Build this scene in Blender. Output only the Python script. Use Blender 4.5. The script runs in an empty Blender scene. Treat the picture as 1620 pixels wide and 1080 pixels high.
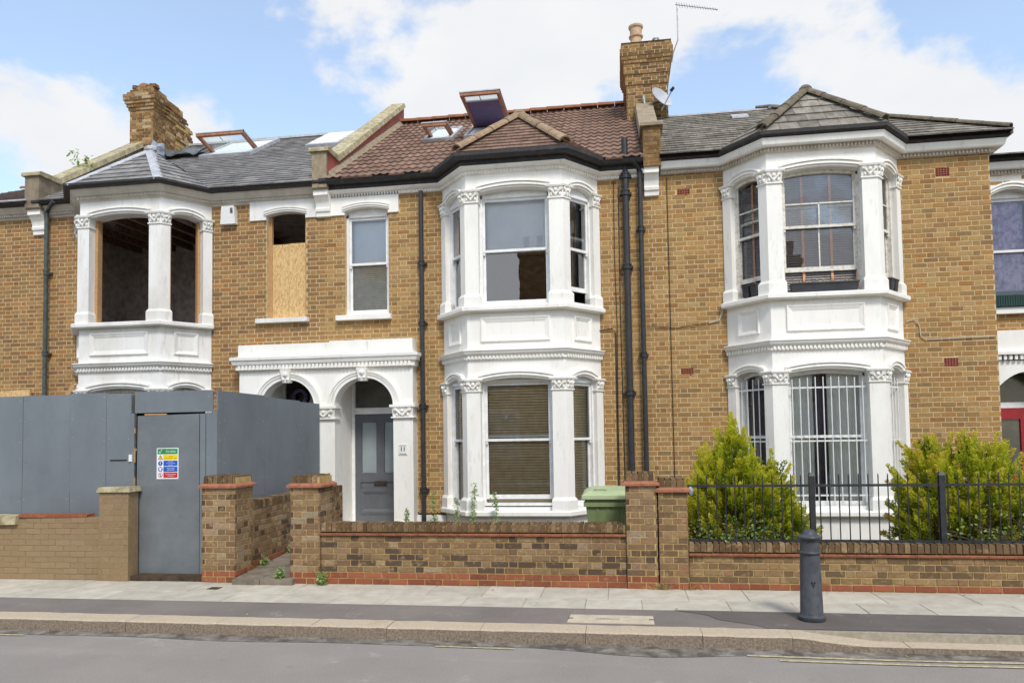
import bpy, bmesh, math, random
from mathutils import Vector, Matrix
random.seed(11)
SC = bpy.context.scene
COL = SC.collection
R_ = math.radians
# ------------------------------------------------------------------ camera
F_PX, YAW, PITCH, ROLL, CXP, CYP, CAMH = 1140., R_(8.5), R_(2.6), R_(0.9), 810., 639., 1.82
_F = Vector((-math.sin(YAW)*math.cos(PITCH), math.cos(YAW)*math.cos(PITCH), math.sin(PITCH)))
_R = Vector((math.cos(YAW), math.sin(YAW), 0))
_U = _R.cross(_F)
_c, _s = math.cos(ROLL), math.sin(ROLL)
CR, CU = _R*_c-_U*_s, _U*_c+_R*_s
CPOS = Vector((0, 0, CAMH))
cam = bpy.data.cameras.new('camera'); camo = bpy.data.objects.new('camera', cam); COL.objects.link(camo)
m = Matrix((CR, CU, -_F)).transposed().to_4x4(); m.translation = CPOS
camo.matrix_world = m
cam.sensor_width = 36; cam.lens = 36*F_PX/1620; cam.shift_y = (CYP-540)/1620; cam.clip_end = 3000; cam.clip_start = .05
SC.camera = camo
def ray(x, y): return _F+CR*((x-CXP)/F_PX)-CU*((y-CYP)/F_PX)
def atY(x, y, Y):
    r = ray(x, y); return CPOS+r*(Y/r.y)
def atX(x, y, X):
    r = ray(x, y); return CPOS+r*(X/r.x)
def atZ(x, y, Z):
    r = ray(x, y); return CPOS+r*((Z-CAMH)/r.z)
def proj(p):
    d = Vector(p)-CPOS; z = d.dot(_F)
    return (CXP+F_PX*d.dot(CR)/z, CYP-F_PX*d.dot(CU)/z, z)
# ------------------------------------------------------------------ world, sun, exposure
SUN_EL, SUN_AZ = R_(48), R_(157)      # azimuth measured from +Y, clockwise
W = bpy.data.worlds.new('World'); SC.world = W; W.use_nodes = True
nt = W.node_tree; nt.nodes.clear()
def N(t, **k):
    n = nt.nodes.new(t)
    for a, b in k.items():
        if a == 'i':
            for kk, vv in b.items(): n.inputs[kk].default_value = vv
        else: setattr(n, a, b)
    return n
L = lambda a, b: nt.links.new(a, b)
sky = N('ShaderNodeTexSky', sky_type='NISHITA', sun_disc=False, sun_elevation=SUN_EL, sun_rotation=SUN_AZ, altitude=50, air_density=1.3, dust_density=.8, ozone_density=2.0)
tc = N('ShaderNodeTexCoord')
mp = N('ShaderNodeMapping', i={'Location': (3.1, 1.7, .4), 'Scale': (1, 1, 1.7)})
L(tc.outputs['Generated'], mp.inputs['Vector'])
n1 = N('ShaderNodeTexNoise', i={'Scale': 3.6, 'Detail': 9, 'Roughness': .56, 'Distortion': .15})
L(mp.outputs[0], n1.inputs['Vector'])
# cloud banks in the part of the sky in view (directions taken from the photograph); elsewhere the noise goes on
ns = N('ShaderNodeMapRange', clamp=False, i={'From Min': .3, 'From Max': .7, 'To Min': .12, 'To Max': .88}); L(n1.outputs['Fac'], ns.inputs['Value'])
acc = ns.outputs[0]
for (px, py, rad, amt) in ((60, 215, .16, .30), (150, 190, .14, .32), (520, 40, .08, .14), (600, 10, .08, .14), (700, 130, .13, .24), (830, 80, .15, .26), (960, 40, .14, .2),
                           (1120, 40, .15, .16), (1260, 60, .18, .18), (1400, 130, .16, .2), (1530, 160, .1, .18), (320, 165, .09, .07), (300, 50, .26, -.24), (440, 170, .18, -.24), (110, 90, .12, -.16), (1130, 120, .13, -.3), (1570, 60, .14, -.34), (1460, 70, .1, -.22), (1220, 150, .08, -.2), (950, 140, .07, -.14), (30, 60, .2, -.22), (740, 20, .09, -.2)):
    d = ray(px, py).normalized()
    vm = N('ShaderNodeVectorMath', operation='DISTANCE'); vm.inputs[1].default_value = d
    L(tc.outputs['Generated'], vm.inputs[0])
    mr = N('ShaderNodeMapRange', interpolation_type='SMOOTHSTEP', i={'From Min': 0, 'From Max': rad*1.5, 'To Min': amt, 'To Max': 0})
    L(vm.outputs['Value'], mr.inputs['Value'])
    ad = N('ShaderNodeMath', operation='ADD'); L(acc, ad.inputs[0]); L(mr.outputs[0], ad.inputs[1]); acc = ad.outputs[0]
ramp = N('ShaderNodeMapRange', interpolation_type='SMOOTHSTEP', i={'From Min': .45, 'From Max': .63, 'To Min': .2, 'To Max': 1})
L(acc, ramp.inputs['Value'])
n2 = N('ShaderNodeTexNoise', i={'Scale': 7, 'Detail': 6, 'Roughness': .55}); L(mp.outputs[0], n2.inputs['Vector'])
cl = N('ShaderNodeMix', data_type='RGBA'); cl.inputs['A'].default_value = (3.15, 3.25, 3.4, 1); cl.inputs['B'].default_value = (3.75, 3.78, 3.82, 1)
L(n2.outputs['Fac'], cl.inputs['Factor'])
mx = N('ShaderNodeMix', data_type='RGBA'); L(ramp.outputs[0], mx.inputs['Factor']); L(sky.outputs[0], mx.inputs['A']); L(cl.outputs['Result'], mx.inputs['B'])
bg = N('ShaderNodeBackground', i={'Strength': .15}); L(mx.outputs['Result'], bg.inputs['Color'])
wo = N('ShaderNodeOutputWorld'); L(bg.outputs[0], wo.inputs['Surface'])
sl = bpy.data.lights.new('sun', 'SUN'); sl.energy = 1.5; sl.angle = R_(12); sl.color = (1, .96, .9)
so = bpy.data.objects.new('sun', sl); COL.objects.link(so)
sd = Vector((math.sin(SUN_AZ)*math.cos(SUN_EL), math.cos(SUN_AZ)*math.cos(SUN_EL), math.sin(SUN_EL)))   # towards the sun
so.rotation_euler = sd.to_track_quat('Z', 'Y').to_euler(); so.location = sd*60
SC.view_settings.view_transform = 'Standard'; SC.view_settings.look = 'None'; SC.view_settings.gamma = 1
SC.view_settings.use_curve_mapping = False; SC.view_settings.exposure = .78
# ------------------------------------------------------------------ materials
def lin(c):
    f = lambda v: ((v/255+.055)/1.055)**2.4 if v > 10.3 else v/255/12.92
    return (f(c[0]), f(c[1]), f(c[2]), 1)
class NT:
    def __init__(s, name):
        s.m = bpy.data.materials.new(name); s.m.use_nodes = True; s.t = s.m.node_tree; s.t.nodes.clear()
        s.out = s.n('ShaderNodeOutputMaterial'); s.p = s.n('ShaderNodeBsdfPrincipled'); s.l(s.p.outputs[0], s.out.inputs['Surface'])
        s.pos = s.n('ShaderNodeNewGeometry').outputs['Position']
    def n(s, t, i=None, **k):
        x = s.t.nodes.new(t)
        for a, b in k.items(): setattr(x, a, b)
        for a, b in (i or {}).items(): x.inputs[a].default_value = b
        return x
    def l(s, a, b): s.t.links.new(a, b)
    def noise(s, scale, detail=5, rough=.6, stretch=None):
        n = s.n('ShaderNodeTexNoise', {'Scale': scale, 'Detail': detail, 'Roughness': rough})
        if stretch:
            mp = s.n('ShaderNodeMapping', {'Scale': stretch}); s.l(s.pos, mp.inputs['Vector']); s.l(mp.outputs[0], n.inputs['Vector'])
        else: s.l(s.pos, n.inputs['Vector'])
        return n.outputs['Fac']
    def mr(s, v, a, b, c, d):
        n = s.n('ShaderNodeMapRange', {'From Min': a, 'From Max': b, 'To Min': c, 'To Max': d}); s.l(v, n.inputs['Value']); return n.outputs[0]
    def mix(s, fac, a, b, mode='MIX'):
        n = s.n('ShaderNodeMix', data_type='RGBA', blend_type=mode)
        for k, v in (('Factor', fac), ('A', a), ('B', b)):
            if hasattr(v, 'is_linked') or hasattr(v, 'links'): s.l(v, n.inputs[k])
            else: n.inputs[k].default_value = v
        return n.outputs['Result']
    def attr(s, name='rnd'):
        return s.n('ShaderNodeAttribute', attribute_name=name).outputs['Fac']
    def ramp(s, v, stops):
        n = s.n('ShaderNodeValToRGB'); e = n.color_ramp.elements
        while len(e) < len(stops): e.new(.5)
        for x, (p, c) in zip(e, stops): x.position = p; x.color = c
        s.l(v, n.inputs[0]); return n.outputs[0]
    def bump(s, h, dist=.003, strength=.6):
        b = s.n('ShaderNodeBump', {'Strength': strength, 'Distance': dist}); s.l(h, b.inputs['Height']); s.l(b.outputs[0], s.p.inputs['Normal'])
    def fin(s, col=None, rough=.6, spec=.35, metal=0):
        if col is not None:
            if hasattr(col, 'links'): s.l(col, s.p.inputs['Base Color'])
            else: s.p.inputs['Base Color'].default_value = col
        if hasattr(rough, 'links'): s.l(rough, s.p.inputs['Roughness'])
        else: s.p.inputs['Roughness'].default_value = rough
        s.p.inputs['Specular IOR Level'].default_value = spec; s.p.inputs['Metallic'].default_value = metal
        return s.m
def mul(c, k): return (c[0]*k, c[1]*k, c[2]*k, 1)
def simple(name, c, c2=None, rough=.6, nscale=6, bscale=80, bdist=.002, spec=.35, metal=0, rnd=0., stretch=None, lo=.35, hi=.65):
    """two-tone procedural surface; rnd = spread by piece"""
    t = NT(name); c = lin(c); c2 = lin(c2) if c2 else mul(c, .8)
    col = t.mix(t.mr(t.noise(nscale, 7, .62, stretch), lo, hi, 0, 1), c, c2)
    if rnd:
        col = t.mix(1., col, t.ramp(t.attr(), [(0, (1-rnd, 1-rnd, 1-rnd, 1)), (1, (1+rnd*.3, 1+rnd*.3, 1+rnd*.3, 1))]), 'MULTIPLY')
    t.bump(t.noise(bscale, 6, .65), bdist)
    return t.fin(col, rough, spec, metal)
def bricks(name, stops, grime=.25, gcol=(70, 58, 45), bd=.004, speck=.5, hue=.35):
    t = NT(name); at = t.attr()
    col = t.ramp(at, [(p, lin(c)) for p, c in stops])
    h = t.n('ShaderNodeMath', {1: 17.31}, operation='MULTIPLY'); t.l(at, h.inputs[0]); h2 = t.n('ShaderNodeMath', operation='FRACT'); t.l(h.outputs[0], h2.inputs[0])
    tint = t.ramp(h2.outputs[0], [(0, lin((176, 118, 66))), (.3, lin((160, 126, 92))), (.6, lin((150, 136, 96))), (.85, lin((182, 142, 84))), (1, lin((138, 112, 96)))])
    col = t.mix(hue, col, tint)
    col = t.mix(t.mr(t.noise(26, 7, .72, (1, 1, 1.6)), .48, .72, 0, speck), col, t.mix(.7, col, lin((84, 66, 50))))
    col = t.mix(t.mr(t.noise(14, 5, .6), .55, .75, 0, speck*.6), col, lin((206, 178, 134)))
    col = t.mix(t.mr(t.noise(70, 5, .7), .55, .7, 0, speck*.8), col, t.mix(.6, col, lin((70, 54, 42))))
    col = t.mix(t.mr(t.noise(1.1, 6, .6), .5, .78, 0, grime), col, lin(gcol))
    col = t.mix(t.mr(t.noise(.55, 5, .6), .4, .75, 0, .22), col, t.mix(.6, col, lin((96, 78, 60))))
    hs = t.n('ShaderNodeHueSaturation', {'Saturation': 1.02, 'Value': .94}); t.l(col, hs.inputs['Color']); col = hs.outputs[0]
    t.bump(t.noise(70, 7, .72), bd, .8)
    return t.fin(col, .93, .12)
MAT = {}
YEL = [(0, (130, 100, 68)), (.1, (148, 113, 73)), (.3, (163, 125, 79)), (.5, (176, 136, 84)), (.72, (187, 148, 95)), (.9, (196, 160, 108)), (1, (156, 112, 78))]
MAT['brick11'] = bricks('yellow_stock_brick', YEL)
MAT['brick13'] = bricks('brown_stock_brick', [(0, (120, 92, 66)), (.15, (140, 106, 72)), (.5, (162, 122, 78)), (.75, (178, 140, 92)), (1, (152, 106, 74))], .3)
MAT['brick9'] = bricks('clean_yellow_brick', [(0, (134, 104, 72)), (.12, (152, 117, 76)), (.4, (170, 131, 82)), (.7, (182, 145, 93)), (1, (194, 160, 108))], .18)
MAT['brickG'] = bricks('mixed_reclaimed_brick', [(0, (66, 58, 58)), (.17, (80, 68, 64)), (.2, (116, 94, 76)), (.45, (138, 112, 86)), (.7, (150, 126, 98)), (.88, (166, 146, 120)), (.97, (156, 140, 122)), (1, (150, 104, 78))], .3, speck=.9, hue=.12)
MAT['brickR'] = bricks('weathered_brown_brick', [(0, (98, 82, 66)), (.3, (122, 100, 76)), (.6, (142, 116, 86)), (.9, (160, 134, 98)), (1, (146, 112, 86))], .4, speck=.8, hue=.1)
MAT['brickred'] = bricks('red_engineering_brick', [(0, (130, 78, 60)), (.5, (152, 92, 70)), (1, (168, 104, 78))], .35, speck=.45, hue=.0)
MAT['brickcap'] = bricks('mossy_coping_brick', [(0, (84, 68, 52)), (.4, (104, 84, 64)), (.8, (126, 104, 80)), (1, (150, 130, 102))], .45, gcol=(66, 60, 46), speck=1., hue=.1)
MAT['brickchim'] = bricks('sooty_chimney_brick', [(0, (92, 72, 54)), (.3, (128, 98, 66)), (.6, (150, 118, 78)), (1, (168, 136, 94))], .75, gcol=(74, 64, 54), speck=.9, hue=.15)
MAT['brickruin'] = bricks('ruined_chimney_brick', [(0, (90, 68, 54)), (.3, (120, 88, 64)), (.55, (150, 112, 74)), (.8, (176, 142, 100)), (1, (206, 190, 158))], .5, gcol=(92, 76, 64), bd=.012, speck=1., hue=.2)
MAT['brickpaint'] = bricks('brown_painted_brick', [(0, (148, 126, 96)), (.5, (153, 131, 101)), (1, (158, 136, 106))], .45, gcol=(128, 108, 84), speck=.2, hue=0.)
def mortar(name, c, c2): return simple(name, c, c2, .95, 12, 120, .004, .1)
MAT['mort'] = mortar('lime_mortar', (210, 186, 146), (188, 162, 120))
MAT['mortG'] = mortar('yellow_mortar', (192, 166, 112), (164, 138, 92))
MAT['mortpaint'] = mortar('painted_mortar', (146, 125, 96), (132, 112, 85))
def whitepaint(name, c, c2, amt):
    t = NT(name)
    a = t.mr(t.noise(2.2, 8, .65, (1, 1, .35)), .45, .8, 0, amt)
    b = t.mr(t.noise(11, 8, .7, (1, 1, .22)), .56, .78, 0, amt*.9)
    col = t.mix(a, lin(c), lin(c2)); col = t.mix(b, col, lin((172, 165, 152)))
    col = t.mix(t.mr(t.noise(34, 6, .75, (1, 1, .12)), .66, .78, 0, amt*.5), col, lin((138, 130, 116)))
    t.bump(t.noise(45, 7, .65), .0025, .5)
    return t.fin(col, .55, .3)
MAT['white'] = whitepaint('white_stucco_paint', (243, 240, 232), (214, 208, 196), .6)
MAT['white13'] = whitepaint('aged_white_stucco', (232, 230, 225), (196, 190, 178), .8)
MAT['stone'] = whitepaint('grey_weathered_stucco', (204, 197, 184), (166, 156, 140), .9)
MAT['frame'] = simple('white_window_paint', (240, 240, 238), (224, 223, 218), .4, 9, 60, .001, .4)
MAT['frameold'] = simple('flaking_window_paint', (226, 222, 212), (176, 164, 146), .6, 16, 60, .002, .3, lo=.45, hi=.75)
MAT['plinth'] = simple('grey_render_plinth', (176, 170, 158), (140, 134, 122), .9, 5, 90, .004)
MAT['render'] = simple('brown_cement_render', (150, 136, 116), (112, 100, 84), .95, 4, 60, .006)
MAT['coping'] = simple('lichen_coping_stone', (196, 184, 150), (138, 128, 96), .95, 9, 60, .005, rnd=.15)
MAT['redpaint'] = simple('faded_red_masonry_paint', (172, 88, 78), (128, 82, 72), .9, 7, 50, .006)
MAT['cement'] = simple('cement_fillet', (164, 148, 124), (134, 120, 100), .95, 9, 70, .005)
MAT['slate'] = simple('blue_grey_slate', (152, 148, 144), (120, 117, 115), .7, 5, 70, .002, .4, rnd=.3)
MAT['slate9'] = simple('lichened_brown_slate', (158, 150, 138), (116, 110, 100), .85, 7, 70, .003, .25, rnd=.35)
MAT['slate15'] = simple('purple_brown_slate', (128, 112, 106), (98, 86, 82), .75, 7, 70, .003, .3, rnd=.3)
MAT['pantile'] = simple('red_brown_concrete_tile', (150, 121, 104), (122, 98, 84), .85, 7, 70, .003, .25, rnd=.3)
MAT['ridge'] = simple('sandy_clay_ridge_tile', (172, 147, 118), (138, 117, 95), .9, 11, 60, .004, .2, rnd=.2)
MAT['ridgered'] = simple('terracotta_ridge_tile', (160, 104, 76), (130, 88, 68), .9, 9, 60, .004, .2, rnd=.2)
MAT['ridge9'] = simple('mossy_grey_ridge_tile', (132, 120, 102), (100, 92, 76), .95, 9, 60, .004, .2, rnd=.2)
MAT['lead'] = simple('lead_sheet', (196, 196, 198), (160, 162, 166), .5, 6, 40, .004, .4)
MAT['black'] = simple('black_pipe_paint', (44, 45, 48), (58, 58, 60), .45, 9, 80, .001, .4)
MAT['gutter'] = simple('weathered_black_gutter', (54, 53, 54), (84, 78, 70), .6, 9, 80, .002, .35, lo=.5, hi=.8)
MAT['pipegreen'] = simple('grey_green_pipe_paint', (84, 92, 88), (64, 68, 66), .5, 9, 80, .001)
MAT['iron'] = simple('black_iron_paint', (40, 41, 46), (56, 56, 60), .45, 12, 80, .001, .4)
MAT['bollard'] = simple('worn_grey_iron_paint', (76, 78, 84), (60, 62, 66), .5, 14, 60, .002, .4)
MAT['terracotta'] = simple('terracotta', (172, 112, 84), (140, 90, 68), .85, 14, 90, .003, rnd=.12)
MAT['airbrick'] = simple('red_airbrick', (164, 96, 78), (138, 78, 64), .85, 14, 90, .002)
MAT['dark'] = simple('dark_void', (30, 28, 26), (20, 19, 18), .95, 6, 40, .002, .1)
MAT['room'] = simple('room_plaster', (150, 144, 134), (130, 124, 114), .95, 3, 40, .002, .1)
MAT['strip'] = simple('stripped_dirty_plaster', (196, 184, 176), (150, 140, 134), .95, 7, 40, .01, .1)
MAT['oldwood'] = simple('old_rafter_timber', (120, 92, 74), (80, 62, 52), .9, 12, 50, .004, stretch=(1, 1, 1))
MAT['wood'] = simple('pine_timber', (196, 158, 112), (170, 130, 88), .7, 5, 50, .002, stretch=(2, 2, 14))
MAT['woodred'] = simple('stained_pine_frame', (170, 116, 84), (140, 92, 66), .5, 8, 50, .002)
def osb():
    t = NT('oriented_strand_board')
    v = t.n('ShaderNodeTexVoronoi', {'Scale': 26.}); mp = t.n('ShaderNodeMapping', {'Scale': (2.2, 1, .8), 'Rotation': (.2, .5, .3)}); t.l(t.pos, mp.inputs[0]); t.l(mp.outputs[0], v.inputs['Vector'])
    col = t.ramp(v.outputs['Color'], [(0, lin((176, 138, 88))), (.4, lin((206, 170, 116))), (.8, lin((222, 190, 138))), (1, lin((190, 150, 98)))])
    t.bump(v.outputs['Distance'], .002); return t.fin(col, .75, .2)
MAT['osb'] = osb()
def hoardpaint():
    t = NT('scuffed_hoarding_paint'); col = t.mix(t.mr(t.noise(1.4, 6, .6, (1, 1, .5)), .35, .7, 0, 1), lin((120, 127, 132)), lin((106, 112, 117)))
    col = t.mix(t.mr(t.noise(7, 8, .8, (1, 1, .3)), .66, .72, 0, .35), col, lin((176, 176, 170)))
    col = t.mix(t.mr(t.noise(26, 6, .75), .70, .74, 0, .5), col, lin((186, 176, 156)))
    col = t.mix(t.mr(t.noise(3, 5, .6), .55, .8, 0, .3), col, lin((92, 92, 90)))
    t.bump(t.noise(5, 4, .6), .004, .4); return t.fin(col, .6, .3)
MAT['hoard'] = hoardpaint()
MAT['hoard_plain'] = simple('grey_hoarding_paint', (119, 126, 131), (107, 113, 118), .62, 2.5, 90, .0015, .3)
MAT['hoarddoor'] = simple('scuffed_grey_door_paint', (117, 123, 126), (105, 110, 113), .6, 3, 90, .0015, .3)
MAT['doorgrey'] = simple('slate_grey_door_paint', (98, 100, 105), (90, 92, 97), .45, 5, 60, .001, .4)
MAT['reddoor'] = simple('red_door_paint', (160, 34, 42), (140, 28, 36), .4, 5, 60, .001, .4)
MAT['bronze'] = simple('dull_bronze', (92, 84, 76), (70, 62, 56), .45, 20, 60, .001, .5, .6)
MAT['bin'] = simple('sage_green_bin_plastic', (130, 144, 98), (120, 133, 90), .5, 4, 120, .001, .35)
MAT['binlid'] = simple('pale_green_bin_lid_plastic', (176, 188, 146), (162, 175, 132), .5, 4, 120, .001, .35)
MAT['rubber'] = simple('black_rubber', (34, 34, 35), None, .8, 8, 60, .001)
MAT['planter'] = simple('black_planter_plastic', (52, 54, 58), (66, 66, 68), .55, 8, 60, .001)
MAT['greenbox'] = simple('dark_green_planter', (32, 70, 64), (40, 60, 56), .55, 9, 60, .001)
MAT['tarp'] = simple('black_tarpaulin', (74, 80, 82), (100, 106, 104), .35, 9, 20, .01, .5)
MAT['tarpblue'] = simple('grey_blue_rubble_sack', (164, 170, 178), (112, 120, 132), .45, 12, 20, .01, .4)
MAT['pot'] = simple('buff_clay_pot', (206, 178, 146), (180, 150, 122), .85, 9, 60, .003)
MAT['metal'] = simple('galvanised_metal', (176, 178, 180), (140, 142, 146), .45, 14, 60, .001, .5, .5)
MAT['dish'] = simple('grey_dish_paint', (186, 188, 192), (170, 172, 176), .5, 6, 60, .001, .4)
MAT['cable'] = simple('black_cable', (52, 46, 42), None, .6)
MAT['wcable'] = simple('pale_cable', (196, 188, 172), None, .6)
MAT['plastic'] = simple('white_plastic', (236, 236, 232), (222, 222, 218), .4, 6, 60, .001, .4)
MAT['slab'] = simple('pale_concrete_slab', (200, 192, 176), (180, 172, 155), .92, 5, 90, .004, .2, rnd=.12)
MAT['joint'] = simple('slab_joint_sand', (172, 164, 148), (150, 142, 126), .95, 20, 120, .004, .1)
def kerbmat():
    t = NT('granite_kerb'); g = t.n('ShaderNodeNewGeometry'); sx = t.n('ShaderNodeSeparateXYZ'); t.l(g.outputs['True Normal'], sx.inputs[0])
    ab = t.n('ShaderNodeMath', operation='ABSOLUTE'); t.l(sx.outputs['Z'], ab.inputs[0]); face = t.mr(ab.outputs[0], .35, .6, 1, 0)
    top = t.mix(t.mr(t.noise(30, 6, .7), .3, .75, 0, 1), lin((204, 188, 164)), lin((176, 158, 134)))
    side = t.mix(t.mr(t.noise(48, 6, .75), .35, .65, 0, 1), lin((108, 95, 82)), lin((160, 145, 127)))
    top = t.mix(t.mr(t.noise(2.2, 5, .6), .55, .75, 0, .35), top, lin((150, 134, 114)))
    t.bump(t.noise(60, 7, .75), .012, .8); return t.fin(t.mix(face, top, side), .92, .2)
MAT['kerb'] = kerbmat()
MAT['cover'] = simple('pale_concrete_cover', (200, 186, 164), (182, 168, 146), .92, 9, 90, .003)
MAT['path'] = simple('worn_concrete_path', (140, 130, 114), (104, 96, 82), .95, 5, 60, .006, .2)
MAT['soil'] = simple('garden_soil', (92, 78, 62), (66, 56, 46), .98, 8, 40, .02, .1)
MAT['yellow'] = simple('faded_yellow_line_paint', (198, 186, 142), (160, 150, 128), .85, 18, 90, .002, .2, lo=.4, hi=.6)
def asphalt(name, c, c2, c3):
    t = NT(name)
    col = t.mix(t.mr(t.noise(1.1, 7, .65), .35, .7, 0, 1), lin(c), lin(c2))
    col = t.mix(t.mr(t.noise(260, 2, .5), .55, .72, 0, .5), col, lin(c3))
    col = t.mix(t.mr(t.noise(75, 4, .75), .42, .62, .55, 0), col, t.mix(.5, col, lin((84, 80, 76))))
    col = t.mix(t.mr(t.noise(2.4, 6, .75), .60, .70, 0, .3), col, lin((196, 190, 180)))
    col = t.mix(t.mr(t.noise(.9, 3, .5, (.25, 2.2, 1)), .55, .75, 0, .22), col, lin(c3))
    col = t.mix(t.mr(t.noise(5, 6, .7), .62, .72, 0, .22), col, lin((72, 68, 66)))
    t.bump(t.noise(220, 4, .7), .004, .8)
    return t.fin(col, .9, .25)
MAT['road'] = asphalt('road_asphalt', (158, 150, 142), (146, 139, 132), (182, 174, 164))
MAT['tarmacdark'] = asphalt('patched_footway_asphalt', (112, 104, 98), (94, 88, 83), (136, 128, 120))
MAT['tarmac'] = asphalt('footway_asphalt', (138, 129, 121), (118, 110, 104), (162, 152, 142))
def wet():
    t = NT('damp_gutter_grit'); col = t.mix(t.mr(t.noise(6, 6, .7), .4, .65, 0, 1), lin((86, 80, 74)), lin((146, 138, 126))); t.bump(t.noise(120, 4, .7), .004)
    return t.fin(col, t.mr(t.noise(6, 6, .7), .4, .6, .35, .9), .4)
MAT['wet'] = wet()
def glass(name, refl, tint=(.96, .98, .97, 1)):
    t = NT(name); t.t.nodes.remove(t.p)
    tr = t.n('ShaderNodeBsdfTransparent', {'Color': tint}); gl = t.n('ShaderNodeBsdfGlossy', {'Roughness': 0., 'Color': (.95, .96, 1, 1)})
    bp = t.n('ShaderNodeBump', {'Strength': .25, 'Distance': .002}); t.l(t.noise(2.6, 2, .4), bp.inputs['Height']); t.l(bp.outputs[0], gl.inputs['Normal'])
    fr = t.n('ShaderNodeFresnel', {'IOR': 1.5}); mx = t.n('ShaderNodeMixShader'); sc = t.mr(fr.outputs[0], .04, 1, refl, 1)
    t.l(sc, mx.inputs[0]); t.l(tr.outputs[0], mx.inputs[1]); t.l(gl.outputs[0], mx.inputs[2]); t.l(mx.outputs[0], t.out.inputs['Surface'])
    return t.m
MAT['glass'] = glass('window_glass', .07)
MAT['glassmid'] = glass('old_window_glass', .15)
MAT['glasshi'] = glass('coated_window_glass', .27)
def clearglass():
    t = NT('clear_roof_glass'); t.t.nodes.remove(t.p); tr = t.n('ShaderNodeBsdfTransparent', {'Color': (.92, .95, .95, 1)}); gl = t.n('ShaderNodeBsdfGlossy', {'Roughness': 0.}); mx = t.n('ShaderNodeMixShader', {0: .1})
    t.l(tr.outputs[0], mx.inputs[1]); t.l(gl.outputs[0], mx.inputs[2]); t.l(mx.outputs[0], t.out.inputs['Surface']); return t.m
MAT['clear'] = clearglass()
MAT['frost'] = simple('frosted_glass', (150, 160, 162), (140, 150, 152), .25, 3, 90, .001, .5)
MAT['fan'] = simple('dusty_fanlight_glass', (92, 92, 82), (78, 78, 70), .15, 5, 10, .001, .6)
MAT['fandark'] = simple('dark_fanlight_glass', (44, 38, 40), (34, 30, 32), .15, 5, 10, .001, .6)
MAT['blindw'] = simple('white_blind_slat', (246, 246, 248), (238, 238, 242), .6, 3, 60, .001)
MAT['blindb'] = simple('wooden_blind_slat', (236, 212, 170), (216, 190, 148), .6, 8, 60, .001)
MAT['blindd'] = simple('dark_blind_slat', (168, 160, 158), (150, 142, 140), .6, 8, 60, .001)
MAT['tape'] = simple('orange_blind_tape', (236, 170, 128), (222, 152, 110), .8, 20, 60, .001)
MAT['cream'] = simple('cream_curtain', (250, 249, 244), (238, 236, 226), .9, 4, 60, .002)
MAT['purple'] = simple('dark_purple_curtain', (104, 94, 112), (84, 76, 92), .9, 4, 60, .002)
MAT['lilac'] = simple('patterned_lilac_curtain', (196, 176, 206), (136, 112, 156), .9, 9, 60, .002, lo=.42, hi=.6)
MAT['velux'] = simple('purple_roof_blind', (116, 102, 140), (104, 92, 128), .9, 5, 60, .001)
def leafmat(name, stops, tr=.35):
    t = NT(name); col = t.ramp(t.attr(), [(p, lin(c)) for p, c in stops]); t.fin(col, .6, .25)
    tl = t.n('ShaderNodeBsdfTranslucent'); t.l(col, tl.inputs[0]); mx = t.n('ShaderNodeMixShader', {0: tr}); t.l(t.p.outputs[0], mx.inputs[1]); t.l(tl.outputs[0], mx.inputs[2]); t.l(mx.outputs[0], t.out.inputs['Surface'])
    return t.m
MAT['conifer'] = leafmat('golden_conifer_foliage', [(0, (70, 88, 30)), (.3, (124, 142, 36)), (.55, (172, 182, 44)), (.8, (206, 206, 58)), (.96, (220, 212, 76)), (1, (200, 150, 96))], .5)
MAT['leaf'] = leafmat('green_leaves', [(0, (110, 138, 70)), (.5, (146, 174, 92)), (1, (184, 202, 128))], .45)
MAT['weed'] = leafmat('weed_leaves', [(0, (118, 146, 84)), (.5, (156, 180, 110)), (1, (194, 208, 146))], .45)
MAT['dry'] = leafmat('dry_grass', [(0, (150, 130, 84)), (.5, (186, 166, 112)), (1, (206, 190, 140))])
MAT['twig'] = simple('brown_twig', (122, 98, 80), (92, 72, 60), .9, 20, 60, .002)
for nm, c in (('sgreen', (46, 148, 84)), ('syellow', (248, 214, 20)), ('sblue', (36, 92, 190)), ('sred', (206, 40, 46)), ('swhite', (240, 240, 240)), ('sblack', (24, 24, 24)), ('gold', (206, 184, 130))):
    MAT[nm] = simple('print_'+nm[1:] if nm != 'gold' else 'gold_leaf_paint', c, None, .4, 3, 60, .0005)
    if nm != 'gold': MAT[nm].node_tree.nodes['Principled BSDF'].inputs['Roughness'].default_value = .35
# ------------------------------------------------------------------ geometry helpers
WL = {}                      # world location of every object (all rotations are baked into the meshes)
def link(o, parent, loc):
    COL.objects.link(o); WL[o.name] = Vector(loc); o.location = loc
    if parent is not None:
        o.parent = parent; o.matrix_parent_inverse = Matrix.Translation(-WL[parent.name])
    return o
def thing(name, label, cat, loc, group=None):
    o = bpy.data.objects.new(name, None); o.empty_display_size = .2
    link(o, None, loc); o['label'] = label; o['category'] = cat
    if group: o['group'] = group
    return o
def tag(o, label, cat, group=None):
    o['label'] = label; o['category'] = cat
    if group: o['group'] = group
    return o
def structure(o): o['kind'] = 'structure'; return o
def stuff(o): o['kind'] = 'stuff'; return o
def mesh_from(name, verts, faces, mat, rnd=None, smooth=False):
    me = bpy.data.meshes.new(name); me.from_pydata(verts, [], faces)
    if rnd is not None:
        a = me.attributes.new('rnd', 'FLOAT', 'FACE'); a.data.foreach_set('value', rnd)
    me.materials.append(MAT[mat] if isinstance(mat, str) else mat)
    if smooth: me.polygons.foreach_set('use_smooth', [True]*len(faces))
    me.update(); return me
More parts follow.
